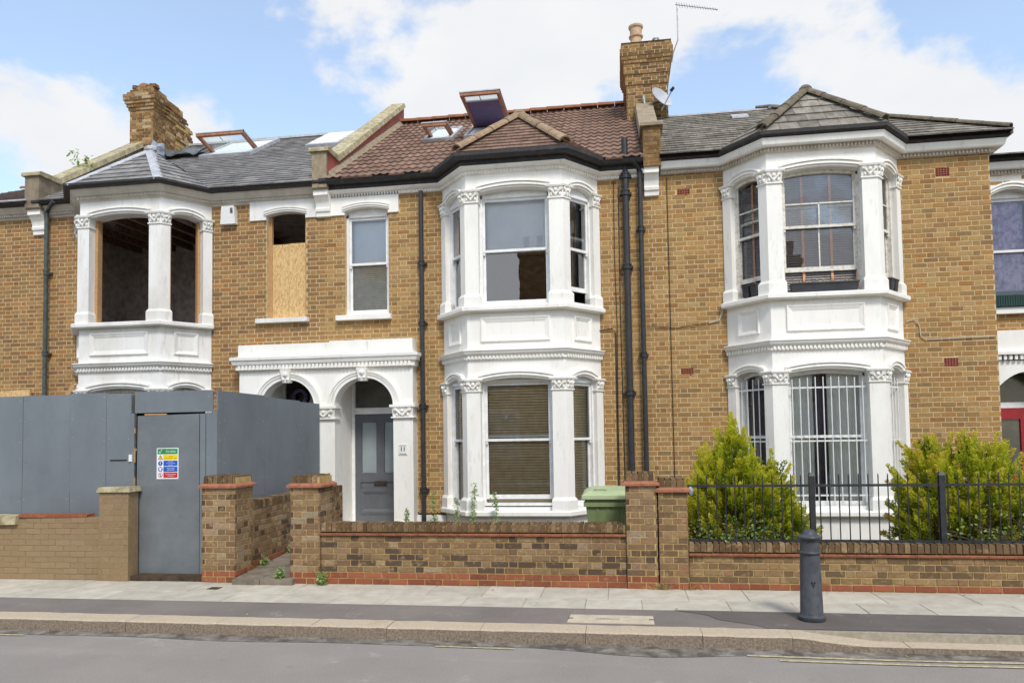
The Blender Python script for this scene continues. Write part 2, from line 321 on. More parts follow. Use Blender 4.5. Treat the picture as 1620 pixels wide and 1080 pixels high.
class MB:
    def __init__(s): s.v = []; s.f = []; s.r = []
    def face(s, pts, r=.5):
        b = len(s.v); s.v += [tuple(p) for p in pts]; s.f.append(tuple(range(b, b+len(pts)))); s.r.append(r)
    def poly(s, verts, faces, r=.5):
        b = len(s.v); s.v += [tuple(p) for p in verts]
        for f in faces: s.f.append(tuple(b+i for i in f)); s.r.append(r)
    def hexa(s, p, r=.5):   # p[0:4] bottom ring, p[4:8] top ring
        s.poly(p, [(3, 2, 1, 0), (4, 5, 6, 7), (0, 1, 5, 4), (1, 2, 6, 5), (2, 3, 7, 6), (3, 0, 4, 7)], r)
    def box(s, x0, x1, y0, y1, z0, z1, r=.5):
        s.hexa([(x0, y0, z0), (x1, y0, z0), (x1, y1, z0), (x0, y1, z0), (x0, y0, z1), (x1, y0, z1), (x1, y1, z1), (x0, y1, z1)], r)
    def fbox(s, fr, a0, a1, o0, o1, z0, z1, r=.5):   # box in a wall frame
        s.hexa([fr.pt(a0, o0, z0), fr.pt(a1, o0, z0), fr.pt(a1, o1, z0), fr.pt(a0, o1, z0), fr.pt(a0, o0, z1), fr.pt(a1, o0, z1), fr.pt(a1, o1, z1), fr.pt(a0, o1, z1)], r)
    def extrude(s, poly, d, r=.5):   # 3D polygon pushed along vector d
        n = len(poly); d = Vector(d); a = [Vector(p) for p in poly]; b = [p+d for p in a]
        s.poly(a+b, [tuple(range(n-1, -1, -1)), tuple(range(n, 2*n))]+[(i, (i+1) % n, n+(i+1) % n, n+i) for i in range(n)], r)
    def tube(s, pts, rad, n=8, r=.5, caps=True):
        pts = [Vector(p) for p in pts]; rads = rad if isinstance(rad, (list, tuple)) else [rad]*len(pts); rings = []
        ref = Vector((.31, .22, .93))
        for i, p in enumerate(pts):
            d = (pts[min(i+1, len(pts)-1)]-pts[max(i-1, 0)]).normalized()
            if abs(d.dot(ref)) > .98: ref = Vector((.9, .1, .2))
            a = d.cross(ref).normalized(); b = d.cross(a)
            rings.append([p+(a*math.cos(t)+b*math.sin(t))*rads[i] for t in (2*math.pi*k/n for k in range(n))])
        vs = [q for rg in rings for q in rg]; fs = []
        for i in range(len(pts)-1):
            for k in range(n): fs.append((i*n+k, i*n+(k+1) % n, (i+1)*n+(k+1) % n, (i+1)*n+k))
        if caps: fs += [tuple(range(n-1, -1, -1)), tuple(range((len(pts)-1)*n, len(pts)*n))]
        s.poly(vs, fs, r)
    def lathe(s, prof, c, n=20, r=.5, axis=None):   # prof [(radius, height)]
        M = Vector((0, 0, 1)).rotation_difference(Vector(axis)).to_matrix() if axis else Matrix.Identity(3); c = Vector(c)
        vs = [c+M@Vector((rr*math.cos(2*math.pi*k/n), rr*math.sin(2*math.pi*k/n), h)) for rr, h in prof for k in range(n)]
        fs = [(i*n+k, i*n+(k+1) % n, (i+1)*n+(k+1) % n, (i+1)*n+k) for i in range(len(prof)-1) for k in range(n)]
        fs += [tuple(range(n-1, -1, -1)), tuple(range((len(prof)-1)*n, len(prof)*n))]
        s.poly(vs, fs, r)
    def blob(s, c, rx, ry, rz, n=8, m=5, r=.5):
        c = Vector(c); vs = [c+Vector((rx*math.sin(math.pi*i/m)*math.cos(2*math.pi*k/n), ry*math.sin(math.pi*i/m)*math.sin(2*math.pi*k/n), rz*math.cos(math.pi*i/m))) for i in range(m+1) for k in range(n)]
        s.poly(vs, [(i*n+k, i*n+(k+1) % n, (i+1)*n+(k+1) % n, (i+1)*n+k) for i in range(m) for k in range(n)], r)
    def sweep(s, path, prof, r=.5):   # path [(x,y)], prof closed polygon [(out,z)], outward = right-hand side turned to -Y for +X travel
        ns = []
        for i in range(len(path)-1):
            d = (Vector(path[i+1])-Vector(path[i])).normalized(); ns.append(Vector((d.y, -d.x)))
        ms = [ns[0]]+[(ns[i]+ns[i+1])/(1+ns[i].dot(ns[i+1])) for i in range(len(ns)-1)]+[ns[-1]]
        n = len(prof); vs = [(p[0]+mm.x*o, p[1]+mm.y*o, z) for p, mm in zip(path, ms) for o, z in prof]
        fs = [(i*n+k, i*n+(k+1) % n, (i+1)*n+(k+1) % n, (i+1)*n+k) for i in range(len(path)-1) for k in range(n)]
        fs += [tuple(range(n-1, -1, -1)), tuple(range((len(path)-1)*n, len(path)*n))]
        s.poly(vs, fs, r)
    def build(s, name, mat, parent=None, smooth=False, merge=False):
        xs = [v[0] for v in s.v]; ys = [v[1] for v in s.v]; zs = [v[2] for v in s.v]
        c = Vector(((min(xs)+max(xs))/2, (min(ys)+max(ys))/2, min(zs)))
        me = mesh_from(name, [(v[0]-c.x, v[1]-c.y, v[2]-c.z) for v in s.v], s.f, mat, s.r, smooth)
        if merge or smooth:
            bm = bmesh.new(); bm.from_mesh(me); bmesh.ops.remove_doubles(bm, verts=bm.verts, dist=1e-5)
            bmesh.ops.recalc_face_normals(bm, faces=bm.faces); bm.to_mesh(me); bm.free()
            if smooth and hasattr(me, 'set_sharp_from_angle'): me.set_sharp_from_angle(angle=R_(40))
        return link(bpy.data.objects.new(name, me), parent, c)
class Fr:    # a vertical wall frame: o = (x, y) start, u = direction along the wall, n = outward
    def __init__(s, o, u, n): s.o = Vector((o[0], o[1])); s.u = Vector(u).normalized(); s.n = Vector(n).normalized()
    def pt(s, a, out, z): q = s.o+s.u*a+s.n*out; return Vector((q.x, q.y, z))
def frame_between(p, q, flip=False):
    d = (Vector(q)-Vector(p)).normalized(); n = Vector((d.y, -d.x)); return Fr(p, d, -n if flip else n), (Vector(q)-Vector(p)).length
# ------------------------------------------------------------------ bricks
def bond(a0, a1, z0, nc, holes=(), course=.075, h=.0632, start=0, stretcher=.215, header=.1025, kind='flemish'):
    out = []; P = stretcher+header+.02
    for i in range(nc):
        z = z0+i*course+(course-h)/2
        if kind == 'flemish':
            a = a0-P+(P/2 if (i+start) % 2 else 0); seq = (stretcher, header)
        else:
            a = a0-stretcher-(stretcher/2 if (i+start) % 2 else 0); seq = (stretcher,)
        k = 0
        while a < a1:
            w = seq[k % len(seq)]; b0, b1 = max(a, a0), min(a+w, a1); k += 1; a += w+.01
            segs = [(b0, b1)] if b1-b0 > .028 else []
            for (h0, h1, hz0, hz1) in holes:
                if hz0 < z+h*.5 < hz1:
                    ns = []
                    for s0, s1 in segs:
                        if h1 <= s0 or h0 >= s1: ns.append((s0, s1)); continue
                        if h0-s0 > .028: ns.append((s0, h0-.004))
                        if s1-h1 > .028: ns.append((h1+.004, s1))
                    segs = ns
            out += [(s0+.001, s1-.001, z, z+h, 0.) for s0, s1 in segs]
    return out
def brick_geo(w, h, d, jit):
    j = lambda: random.uniform(-jit, jit); c = .003; x, z = w/2, h/2
    o = random.uniform(-.0025, .0015)
    fr = [(-x+c+j(), -o, -z+c+j()), (x-c+j(), -o, -z+c+j()), (x-c+j(), -o, z-c+j()), (-x+c+j(), -o, z-c+j())]
    md = [(-x, .003-o, -z), (x, .003-o, -z), (x, .003-o, z), (-x, .003-o, z)]
    bk = [(p[0], d, p[2]) for p in md]
    fs = [(0, 1, 2, 3)]+[(4+i, 4+(i+1) % 4, (i+1) % 4, i) for i in range(4)]+[(8+i, 8+(i+1) % 4, 4+(i+1) % 4, 4+i) for i in range(4)]
    return fr+md+bk, fs
BR_CACHE = {}
def seen(p, zmin=None):
    x, y, z = proj(p); return -15 < x < 1635 and -15 < y < 1095
def lay(parent, fr, pieces, mat, nobj=300, name='brick', depth=.016, jit=.0018, joined='brickwork', hide=None, budget=None, bias=None):
    """bricks of one wall: the nobj that show largest as objects (shared meshes), the others joined"""
    sc = []
    for p in pieces:
        c = fr.pt((p[0]+p[1])/2, p[4], (p[2]+p[3])/2); v = seen(c) and not (hide and hide(c))
        sc.append(((0 if v else 1, -(p[1]-p[0])*(p[3]-p[2])/(c-CPOS).length_squared), p, c))
    sc.sort(key=lambda t: t[0])
    if budget is not None: nobj = min(nobj, budget[0])
    mb = MB(); M = Matrix(((fr.u.x, -fr.n.x, 0), (fr.u.y, -fr.n.y, 0), (0, 0, 1))); n = 0
    for i, (k, p, c) in enumerate(sc):
        w, h = p[1]-p[0], p[3]-p[2]
        if i < nobj and k[0] == 0:
            key = (mat, round(fr.u.x, 3), round(fr.u.y, 3), round(fr.n.y, 3), round(w, 3), round(h, 3), random.randrange(14), depth)
            me = BR_CACHE.get(key)
            if me is None:
                vs, fs = brick_geo(w, h, depth, jit); me = mesh_from(name, [tuple(M@Vector(v)) for v in vs], fs, mat, [random.random()]*len(fs)); BR_CACHE[key] = me
            link(bpy.data.objects.new(name, me), parent, c); n += 1
        else:
            vs, fs = brick_geo(w, h, depth, jit); mb.poly([c+M@Vector(v) for v in vs], fs, random.random())
    if budget is not None: budget[0] -= n
    if mb.f: stuff(mb.build(joined, mat, parent))
def sheet(mb, fr, a0, a1, z0, z1, holes, out=-.0045, thick=.2):
    """mortar bed behind the bricks with rectangular openings"""
    A = sorted({a0, a1, *[min(max(h[i], a0), a1) for h in holes for i in (0, 1)]}); Z = sorted({z0, z1, *[min(max(h[i], z0), z1) for h in holes for i in (2, 3)]})
    for i in range(len(A)-1):
        for k in range(len(Z)-1):
            ca, cz = (A[i]+A[i+1])/2, (Z[k]+Z[k+1])/2
            if any(h[0] < ca < h[1] and h[2] < cz < h[3] for h in holes): continue
            mb.fbox(fr, A[i], A[i+1], out-thick, out, Z[k], Z[k+1])
def brick_box(parent, x0, x1, y0, y1, z0, nc, mat, core='mort', offs=None, sides='FLR', nobj=300, start=0, budget=None, name='brick', jit=.0018, holes=(), course=.075):
    """a pier or stack: core with bricks on the chosen sides; offs(i) = corbel of course i"""
    offs = offs or (lambda i: 0.)
    core_mb = MB()
    FRS = {'F': (Fr((x0, y0), (1, 0), (0, -1)), x1-x0), 'R': (Fr((x1, y0), (0, 1), (1, 0)), y1-y0), 'L': (Fr((x0, y1), (0, -1), (-1, 0)), y1-y0), 'B': (Fr((x1, y1), (-1, 0), (0, 1)), x1-x0)}
    for i in range(nc):
        o = offs(i)-.0055; core_mb.box(x0-o, x1+o, y0-o, y1+o, z0+i*course, z0+(i+1)*course)
    core_mb.build('core', core, parent)
    for k, sd in enumerate(sides):
        fr, Lw = FRS[sd]; ps = []
        for i in range(nc):
            o = offs(i); ps += [(a, b, c, d, o) for a, b, c, d, _ in bond(-o, Lw+o, z0+i*course, 1, start=start+i+k, course=course, h=course-.01)]
        lay(parent, fr, ps, mat, nobj, budget=budget, name=name, jit=jit)
# ------------------------------------------------------------------ roofs
def clip(poly, region):   # convex region, counter-clockwise, 2D
    out = poly
    for i in range(len(region)):
        a, b = region[i], region[(i+1) % len(region)]; inp = out; out = []
        if not inp: return []
        side = lambda p: (b[0]-a[0])*(p[1]-a[1])-(b[1]-a[1])*(p[0]-a[0])
        for j in range(len(inp)):
            p, q = inp[j], inp[(j+1) % len(inp)]; sp, sq = side(p), side(q)
            if sp >= 0: out.append(p)
            if (sp >= 0) != (sq >= 0):
                t = sp/(sp-sq); out.append((p[0]+(q[0]-p[0])*t, p[1]+(q[1]-p[1])*t))
    return out
def area(p): return abs(sum(p[i][0]*p[(i+1) % len(p)][1]-p[(i+1) % len(p)][0]*p[i][1] for i in range(len(p))))/2
def roof(parent, pts, gauge, width, mat, kind='slate', nobj=300, name='slate', wave=.03, holes=(), t=.016, thickbase=True, base_mat='dark', jit=.004, skip=None):
    """pts: planar convex polygon, pts[0]->pts[1] is the eave; covered in slates or tiles"""
    P = [Vector(p) for p in pts]; O = P[0]; u = (P[1]-P[0]).normalized(); n = u.cross(P[2]-P[0]).normalized()
    if n.z < 0: n = -n
    v = n.cross(u).normalized()
    if v.z < 0: v = -v
    uv = [((p-O).dot(u), (p-O).dot(v)) for p in P]
    if sum(uv[i][0]*uv[(i+1) % len(uv)][1]-uv[(i+1) % len(uv)][0]*uv[i][1] for i in range(len(uv))) < 0: uv = uv[::-1]
    to3 = lambda q, h: O+u*q[0]+v*q[1]+n*h
    um, uM = min(q[0] for q in uv), max(q[0] for q in uv); vM = max(q[1] for q in uv)
    base = MB(); base.extrude([to3(q, -.004) for q in uv], -n*.06); base.build('roof_deck', base_mat, parent)
    pieces = []
    r = 0; vv = -.03
    while vv < vM:
        uu = um-(width/2 if r % 2 and kind == 'slate' else 0)
        while uu < uM:
            g = gauge; w = width; rn = random.random(); j = random.uniform(-jit, jit); lift = random.uniform(0, .006) if kind == 'slate' else 0
            if skip and skip(uu+w/2, vv+g/2): uu += w; continue
            VS, FS = [], []
            if kind == 'slate':
                strips = [(uu+.003, uu+w-.003)]
            else:
                ns = 12; strips = [(uu+w*k/ns, uu+w*(k+1)/ns) for k in range(ns)]
            def H(q):
                f = (q[1]-vv)/g
                if kind == 'slate': return t*1.25+lift*(1-f)-f*t
                return .03+wave*(.5+.5*math.cos(2*math.pi*(q[0]-um)/(w/2)))**1.4-f*.027
            for s0, s1 in strips:
                pg = clip([(s0, vv+j), (s1, vv+j), (s1, vv+g+.02+j), (s0, vv+g+.02+j)], [(a[0], a[1]-.03) if False else a for a in uvx(uv)])
                if len(pg) < 3 or area(pg) < 1e-5: continue
                b = len(VS); k = len(pg); top = [to3(q, H(q)) for q in pg]; bot = [to3(q, 0) for q in pg]
                VS += top+bot; FS.append(tuple(range(b, b+k)))
                for e in range(k):
                    q, q2 = pg[e], pg[(e+1) % k]
                    if kind == 'slate' or (abs(q[1]-vv-j) < 1e-4 and abs(q2[1]-vv-j) < 1e-4): FS.append((b+e, b+(e+1) % k, b+k+(e+1) % k, b+k+e))
            if FS: pieces.append((VS, FS, rn))
            uu += w
        vv += gauge; r += 1
    rank = []
    for VS, FS, rn in pieces:
        c = sum(VS, Vector())/len(VS); f0 = FS[0]
        rank.append((0 if seen(c) else 1, (c-CPOS).length, VS, FS, rn))
    rank.sort(key=lambda t: t[:2]); mb = MB()
    for i, (s_, d, VS, FS, rn) in enumerate(rank):
        if i < nobj and s_ == 0:
            m1 = MB(); m1.poly(VS, FS, rn); m1.build(name, mat, parent)
        else: mb.poly(VS, FS, rn)
    if mb.f: stuff(mb.build(name+'_field', mat, parent))
def uvx(uv):
    """roof outline let out 3 cm at the eave so that the first course overhangs"""
    return [(q[0], q[1]-.03) if q[1] < 1e-4 else q for q in uv]
def ridge_tiles(parent, p, q, rad, mat, seg=.42, name='ridge_tile', lift=0., squash=.8):
    p, q = Vector(p), Vector(q); d = (q-p).normalized(); Lr = (q-p).length; n = max(1, round(Lr/seg)); side = d.cross(Vector((0, 0, 1))).normalized(); up = side.cross(d)
    for i in range(n):
        a, b = p+d*(Lr*i/n+.004), p+d*(Lr*(i+1)/n-.004); r0 = rad*random.uniform(.97, 1.05); mb = MB(); K = 8; j = random.uniform(-.006, .006)
        ring = lambda c, r: [c+side*(r*math.cos(math.pi*k/K)+j)+up*(r*squash*math.sin(math.pi*k/K)-rad*.15+lift) for k in range(K+1)]
        A, B = ring(a, r0*1.05), ring(b, r0*.95); A2 = ring(a, r0*.8); B2 = ring(b, r0*.72); N1 = K+1; vs = A+B+A2+B2; fs = []
        for k in range(K):
            fs += [(k, k+1, N1+k+1, N1+k), (2*N1+k, 2*N1+k+1, 3*N1+k+1, 3*N1+k), (k, k+1, 2*N1+k+1, 2*N1+k), (N1+k, N1+k+1, 3*N1+k+1, 3*N1+k)]
        fs += [(0, N1, 3*N1, 2*N1), (K, N1+K, 3*N1+K, 2*N1+K)]
        mb.poly(vs, fs, random.random()); mb.build(name, mat, parent)
def text(name, s, size, loc, mat, parent=None, extrude=.002, align='CENTER', normal='-Y', bold=0.):
    cu = bpy.data.curves.new(name, 'FONT'); cu.body = s; cu.size = size; cu.extrude = extrude; cu.align_x = align; cu.align_y = 'CENTER'; cu.offset = bold
    ob = bpy.data.objects.new(name, cu); COL.objects.link(ob)
    me = bpy.data.meshes.new_from_object(ob.evaluated_get(bpy.context.evaluated_depsgraph_get())); bpy.data.objects.remove(ob)
    if normal == '-Y': M = Matrix.Rotation(R_(90), 4, 'X')
    elif normal == '+Z': M = Matrix.Identity(4)
    me.transform(M); me.materials.clear(); me.materials.append(MAT[mat]); me.name = name
    return link(bpy.data.objects.new(name, me), parent, loc)
# ------------------------------------------------------------------ ground, road, pavement
YF = 12.7                     # house fronts
def slab_plane(name, x0, x1, y0, y1, z, mat, th=.3):
    b = MB(); b.box(x0, x1, y0, y1, z-th, z); return structure(b.build(name, mat))
slab_plane('ground', -300, 300, -300, 300, -.30, 'soil')
slab_plane('road', -80, 80, -1.2, 6.83, -.12, 'road', .15)
slab_plane('opposite_pavement', -80, 80, -5.0, -1.2, .0, 'slab', .28)
pv = slab_plane('pavement', -60, 60, 7.04, 8.80, -.006, 'joint', .2)
b = MB(); b.box(-60, 60, 7.076, 7.722, -.1, .0); tarmac = b.build('tarmac_strip', 'tarmac', pv)
b = MB(); E_ = [(.55+.75*(1-k/12)+.05*math.sin(k*.9), 7.08+.64*k/12) for k in range(13)]
b.face([(x, y, .004) for x, y in E_]+[(9, 7.72, .004), (9, 7.08, .004)]); b.build('tarmac_patch', 'tarmacdark', pv)
def paving(row_y0, row_y1, x0, x1, lens, off):
    x = x0+off; i = 0
    while x < x1:
        w = lens[i % len(lens)]+random.uniform(-.02, .02); i += 1
        b = MB(); z = random.uniform(-.002, .002); t = [random.uniform(-.0015, .0015) for _ in range(4)]; g = .004; c = .003
        xa, xb, ya, yb = x+g, x+w-g, row_y0+g, row_y1-g
        top = [(xa+c, ya+c, z+t[0]), (xb-c, ya+c, z+t[1]), (xb-c, yb-c, z+t[2]), (xa+c, yb-c, z+t[3])]; lo = [(xa, ya, -.006), (xb, ya, -.006), (xb, yb, -.006), (xa, yb, -.006)]
        b.poly(top+lo, [(0, 1, 2, 3)]+[(4+k, 4+(k+1) % 4, (k+1) % 4, k) for k in range(4)], random.random())
        b.build('paving_slab', 'slab', pv); x += w
paving(7.724, 8.20, -12.4, 7.5, (.66, .62, .9, .66), .0)
paving(8.20, 8.775, -12.4, 7.5, (.9, .66, .66, .75), .31)
# kerb stones, dropping towards the crossing on the right
def kerb_top(x): return 0. if x < 1.55 else (-.08*min(1, (x-1.55)/.7))
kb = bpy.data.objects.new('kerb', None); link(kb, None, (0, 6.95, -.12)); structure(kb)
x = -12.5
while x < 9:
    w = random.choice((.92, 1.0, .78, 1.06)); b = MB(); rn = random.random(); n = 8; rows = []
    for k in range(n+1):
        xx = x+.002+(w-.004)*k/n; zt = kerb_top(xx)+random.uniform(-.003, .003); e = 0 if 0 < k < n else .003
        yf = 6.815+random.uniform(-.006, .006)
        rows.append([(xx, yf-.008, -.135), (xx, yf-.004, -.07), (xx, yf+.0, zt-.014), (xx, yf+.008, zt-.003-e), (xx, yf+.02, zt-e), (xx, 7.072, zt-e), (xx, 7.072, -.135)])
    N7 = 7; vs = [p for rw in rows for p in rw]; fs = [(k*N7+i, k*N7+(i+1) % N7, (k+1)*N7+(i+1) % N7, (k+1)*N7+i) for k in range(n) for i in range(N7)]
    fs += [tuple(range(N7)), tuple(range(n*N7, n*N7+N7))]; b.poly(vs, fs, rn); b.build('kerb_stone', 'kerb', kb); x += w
# gutter grit and double yellow lines
b = MB(); xs = [-12+.35*i for i in range(60)]
for i in range(59):
    wa, wb = [.17+.02*math.sin(q*1.3)+.02*math.sin(q*3.1+1)+.13*math.exp(-((q-.2)/.7)**2) for q in (xs[i], xs[i+1])]
    b.face([(xs[i], 6.812-wa, -.1165), (xs[i+1], 6.812-wb, -.1165), (xs[i+1], 6.822, -.116), (xs[i], 6.822, -.116)])
o = b.build('gutter_grit', 'wet'); structure(o)
ym = bpy.data.objects.new('road_marking', None); link(ym, None, (2, 6.6, -.12)); structure(ym)
for (xa, xb, y0, y1) in ((1.05, 7.5, 6.575, 6.615), (1.3, 7.5, 6.465, 6.505), (-7.5, -6.05, 6.59, 6.63), (-1.75, -1.0, 6.60, 6.63)):
    b = MB(); n = 40
    for i in range(n):
        p, q = xa+(xb-xa)*i/n, xa+(xb-xa)*(i+1)/n; dy = .012*math.sin(p*2.1)
        b.face([(p, y0+dy, -.1125), (q, y0+.012*math.sin(q*2.1), -.1125), (q, y1+.012*math.sin(q*2.1), -.1125), (p, y1+dy, -.1125)])
    b.build('yellow_line', 'yellow', ym)
# inspection cover set in the tarmac
cov = thing('inspection_cover', 'pale concrete inspection cover set flush in the tarmac strip behind the kerb', 'cover', (-.14, 7.4, 0))
b = MB(); b.hexa([(-.555, 7.13, -.02), (.285, 7.13, -.02), (.285, 7.44, -.02), (-.54, 7.44, -.02), (-.555, 7.13, .006), (.285, 7.13, .006), (.285, 7.44, .006), (-.54, 7.44, .006)]); b.build('slab', 'cover', cov)
for sx in (-.53, .265):
    b = MB(); b.box(sx-.025, sx+.025, 7.28, 7.305, .004, .0075); b.build('lifting_slot', 'sblack', cov)
text('lettering', 'HYDRANT', .05, (-.16, 7.285, .0068), 'bronze', cov, .0006, normal='+Z')
b = MB(); b.box(-5.10, -4.96, 8.34, 8.46, -.01, .004); b.build('stopcock_cover', 'bronze', pv)
# front garden ground and the path to the doors
slab_plane('front_garden', -14, 9, 8.79, 12.72, .06, 'soil', .3)
pth = bpy.data.objects.new('garden_path', None); link(pth, None, (-4.6, 10, .05)); structure(pth)
for i, (ya, yb) in enumerate(((8.62, 9.25), (9.25, 9.95), (9.95, 10.75), (10.75, 11.6), (11.6, 12.5))):
    za, zb = .035+.04*i, .035+.04*(i+1); b = MB()
    for (xa, xb) in ((-4.93, -4.56), (-4.55, -4.12)):
        b = MB(); j = random.uniform(-.008, .008); b.hexa([(xa, ya+.006, -.02), (xb, ya+.006, -.02), (xb, yb-.006, -.02), (xa, yb-.006, -.02), (xa, ya+.006, za+j+.03), (xb, ya+.006, za+.03), (xb, yb-.006, zb+j+.03), (xa, yb-.006, zb+.03)], random.random()); b.build('path_slab', 'path', pth)
# ------------------------------------------------------------------ shared building pieces
def dentils(mb, path, o0, o1, z0, z1, w=.032, step=.06):
    for i in range(len(path)-1):
        fr, Lw = frame_between(path[i], path[i+1]); n = max(1, int(Lw/step)); s = Lw/n
        for k in range(n): mb.fbox(fr, (k+.5)*s-w/2, (k+.5)*s+w/2, o0, o1, z0, z1)
def panel_moulding(fr, a0, a1, z0, z1, mat, parent, w=.09, d=.032):
    mb = MB(); mb2 = [(0, 0), (0, d), (.02, d), (.03, d-.008), (w, .004), (w, 0)]
    cs = [(a0, z0), (a1, z0), (a1, z1), (a0, z1)]; ins = [(1, 1), (-1, 1), (-1, -1), (1, -1)]
    rings = [[fr.pt(c[0]+q[0]*t, dd, c[1]+q[1]*t) for t, dd in mb2] for c, q in zip(cs, ins)]; n = len(mb2)
    vs = [p for r in rings for p in r]; fs = [(i*n+k, i*n+(k+1) % n, ((i+1) % 4)*n+(k+1) % n, ((i+1) % 4)*n+k) for i in range(4) for k in range(n)]
    mb.poly(vs, fs); return mb.build('panel_moulding', mat, parent)
def arch_z(a, a0, a1, zs, rise): 
    t = (2*a-a0-a1)/(a1-a0); return zs+rise*(1-t*t)
def arch_panel(mb, fr, Lw, a0, a1, zs, rise, ztop, th=.25, n=14):
    if a0 > 0: mb.fbox(fr, 0, a0, -th, 0, zs, ztop)
    if a1 < Lw: mb.fbox(fr, a1, Lw, -th, 0, zs, ztop)
    for i in range(n):
        p, q = a0+(a1-a0)*i/n, a0+(a1-a0)*(i+1)/n; zp, zq = arch_z(p, a0, a1, zs, rise), arch_z(q, a0, a1, zs, rise)
        mb.hexa([fr.pt(p, -th, zp), fr.pt(q, -th, zq), fr.pt(q, 0, zq), fr.pt(p, 0, zp), fr.pt(p, -th, ztop), fr.pt(q, -th, ztop), fr.pt(q, 0, ztop), fr.pt(p, 0, ztop)])
def hood(fr, a0, a1, zs, rise, mat, parent, n=14, steps=((0, .035, .022), (.035, .09, .05), (.09, .122, .068)), name='hood_moulding'):
    mb = MB(); e = .03
    for (h0, h1, o) in steps:
        for i in range(n):
            p, q = a0-e+(a1-a0+2*e)*i/n, a0-e+(a1-a0+2*e)*(i+1)/n; zp, zq = arch_z(p, a0, a1, zs, rise), arch_z(q, a0, a1, zs, rise)
            mb.hexa([fr.pt(p, 0, zp+h0), fr.pt(q, 0, zq+h0), fr.pt(q, o, zq+h0), fr.pt(p, o, zp+h0), fr.pt(p, 0, zp+h1), fr.pt(q, 0, zq+h1), fr.pt(q, o*.9, zq+h1), fr.pt(p, o*.9, zp+h1)])
    return mb.build(name, mat, parent)
def prism2(mb, p0, z0, p1, z1):
    n = len(p0); vs = [(p.x, p.y, z0) for p in p0]+[(p.x, p.y, z1) for p in p1]
    mb.poly(vs, [tuple(range(n-1, -1, -1)), tuple(range(n, 2*n))]+[(i, (i+1) % n, n+(i+1) % n, n+i) for i in range(n)])
def carved(mb, fr, a0, a1, z0, z1, o):
    """scrolls, leaves and a rosette on one face of a capital"""
    w, h = a1-a0, z1-z0; am = (a0+a1)/2; n3 = fr.pt(0, 1, 0)-fr.pt(0, 0, 0)
    for sgn in (-1, 1):
        ac = am+sgn*(w/2-.032); mb.lathe([(.034, 0), (.036, .02), (.026, .03), (.022, .018), (.012, .018), (.01, .032), (.0, .036)], fr.pt(ac, o+.012, z1-.045), 10, axis=n3)
        mb.tube([fr.pt(am+sgn*.015, o+.02, z0+.03), fr.pt(am+sgn*w*.22, o+.03, z0+h*.45), fr.pt(am+sgn*w*.36, o+.035, z0+h*.72)], [.012, .016, .012], 6)
        mb.blob(fr.pt(am+sgn*w*.3, o+.01, z0+.035), .026, .02, .035, 7, 4)
    mb.blob(fr.pt(am, o+.035, z0+h*.62), .03, .022, .032, 8, 5); mb.blob(fr.pt(am, o+.012, z0+.04), .03, .022, .045, 7, 4)
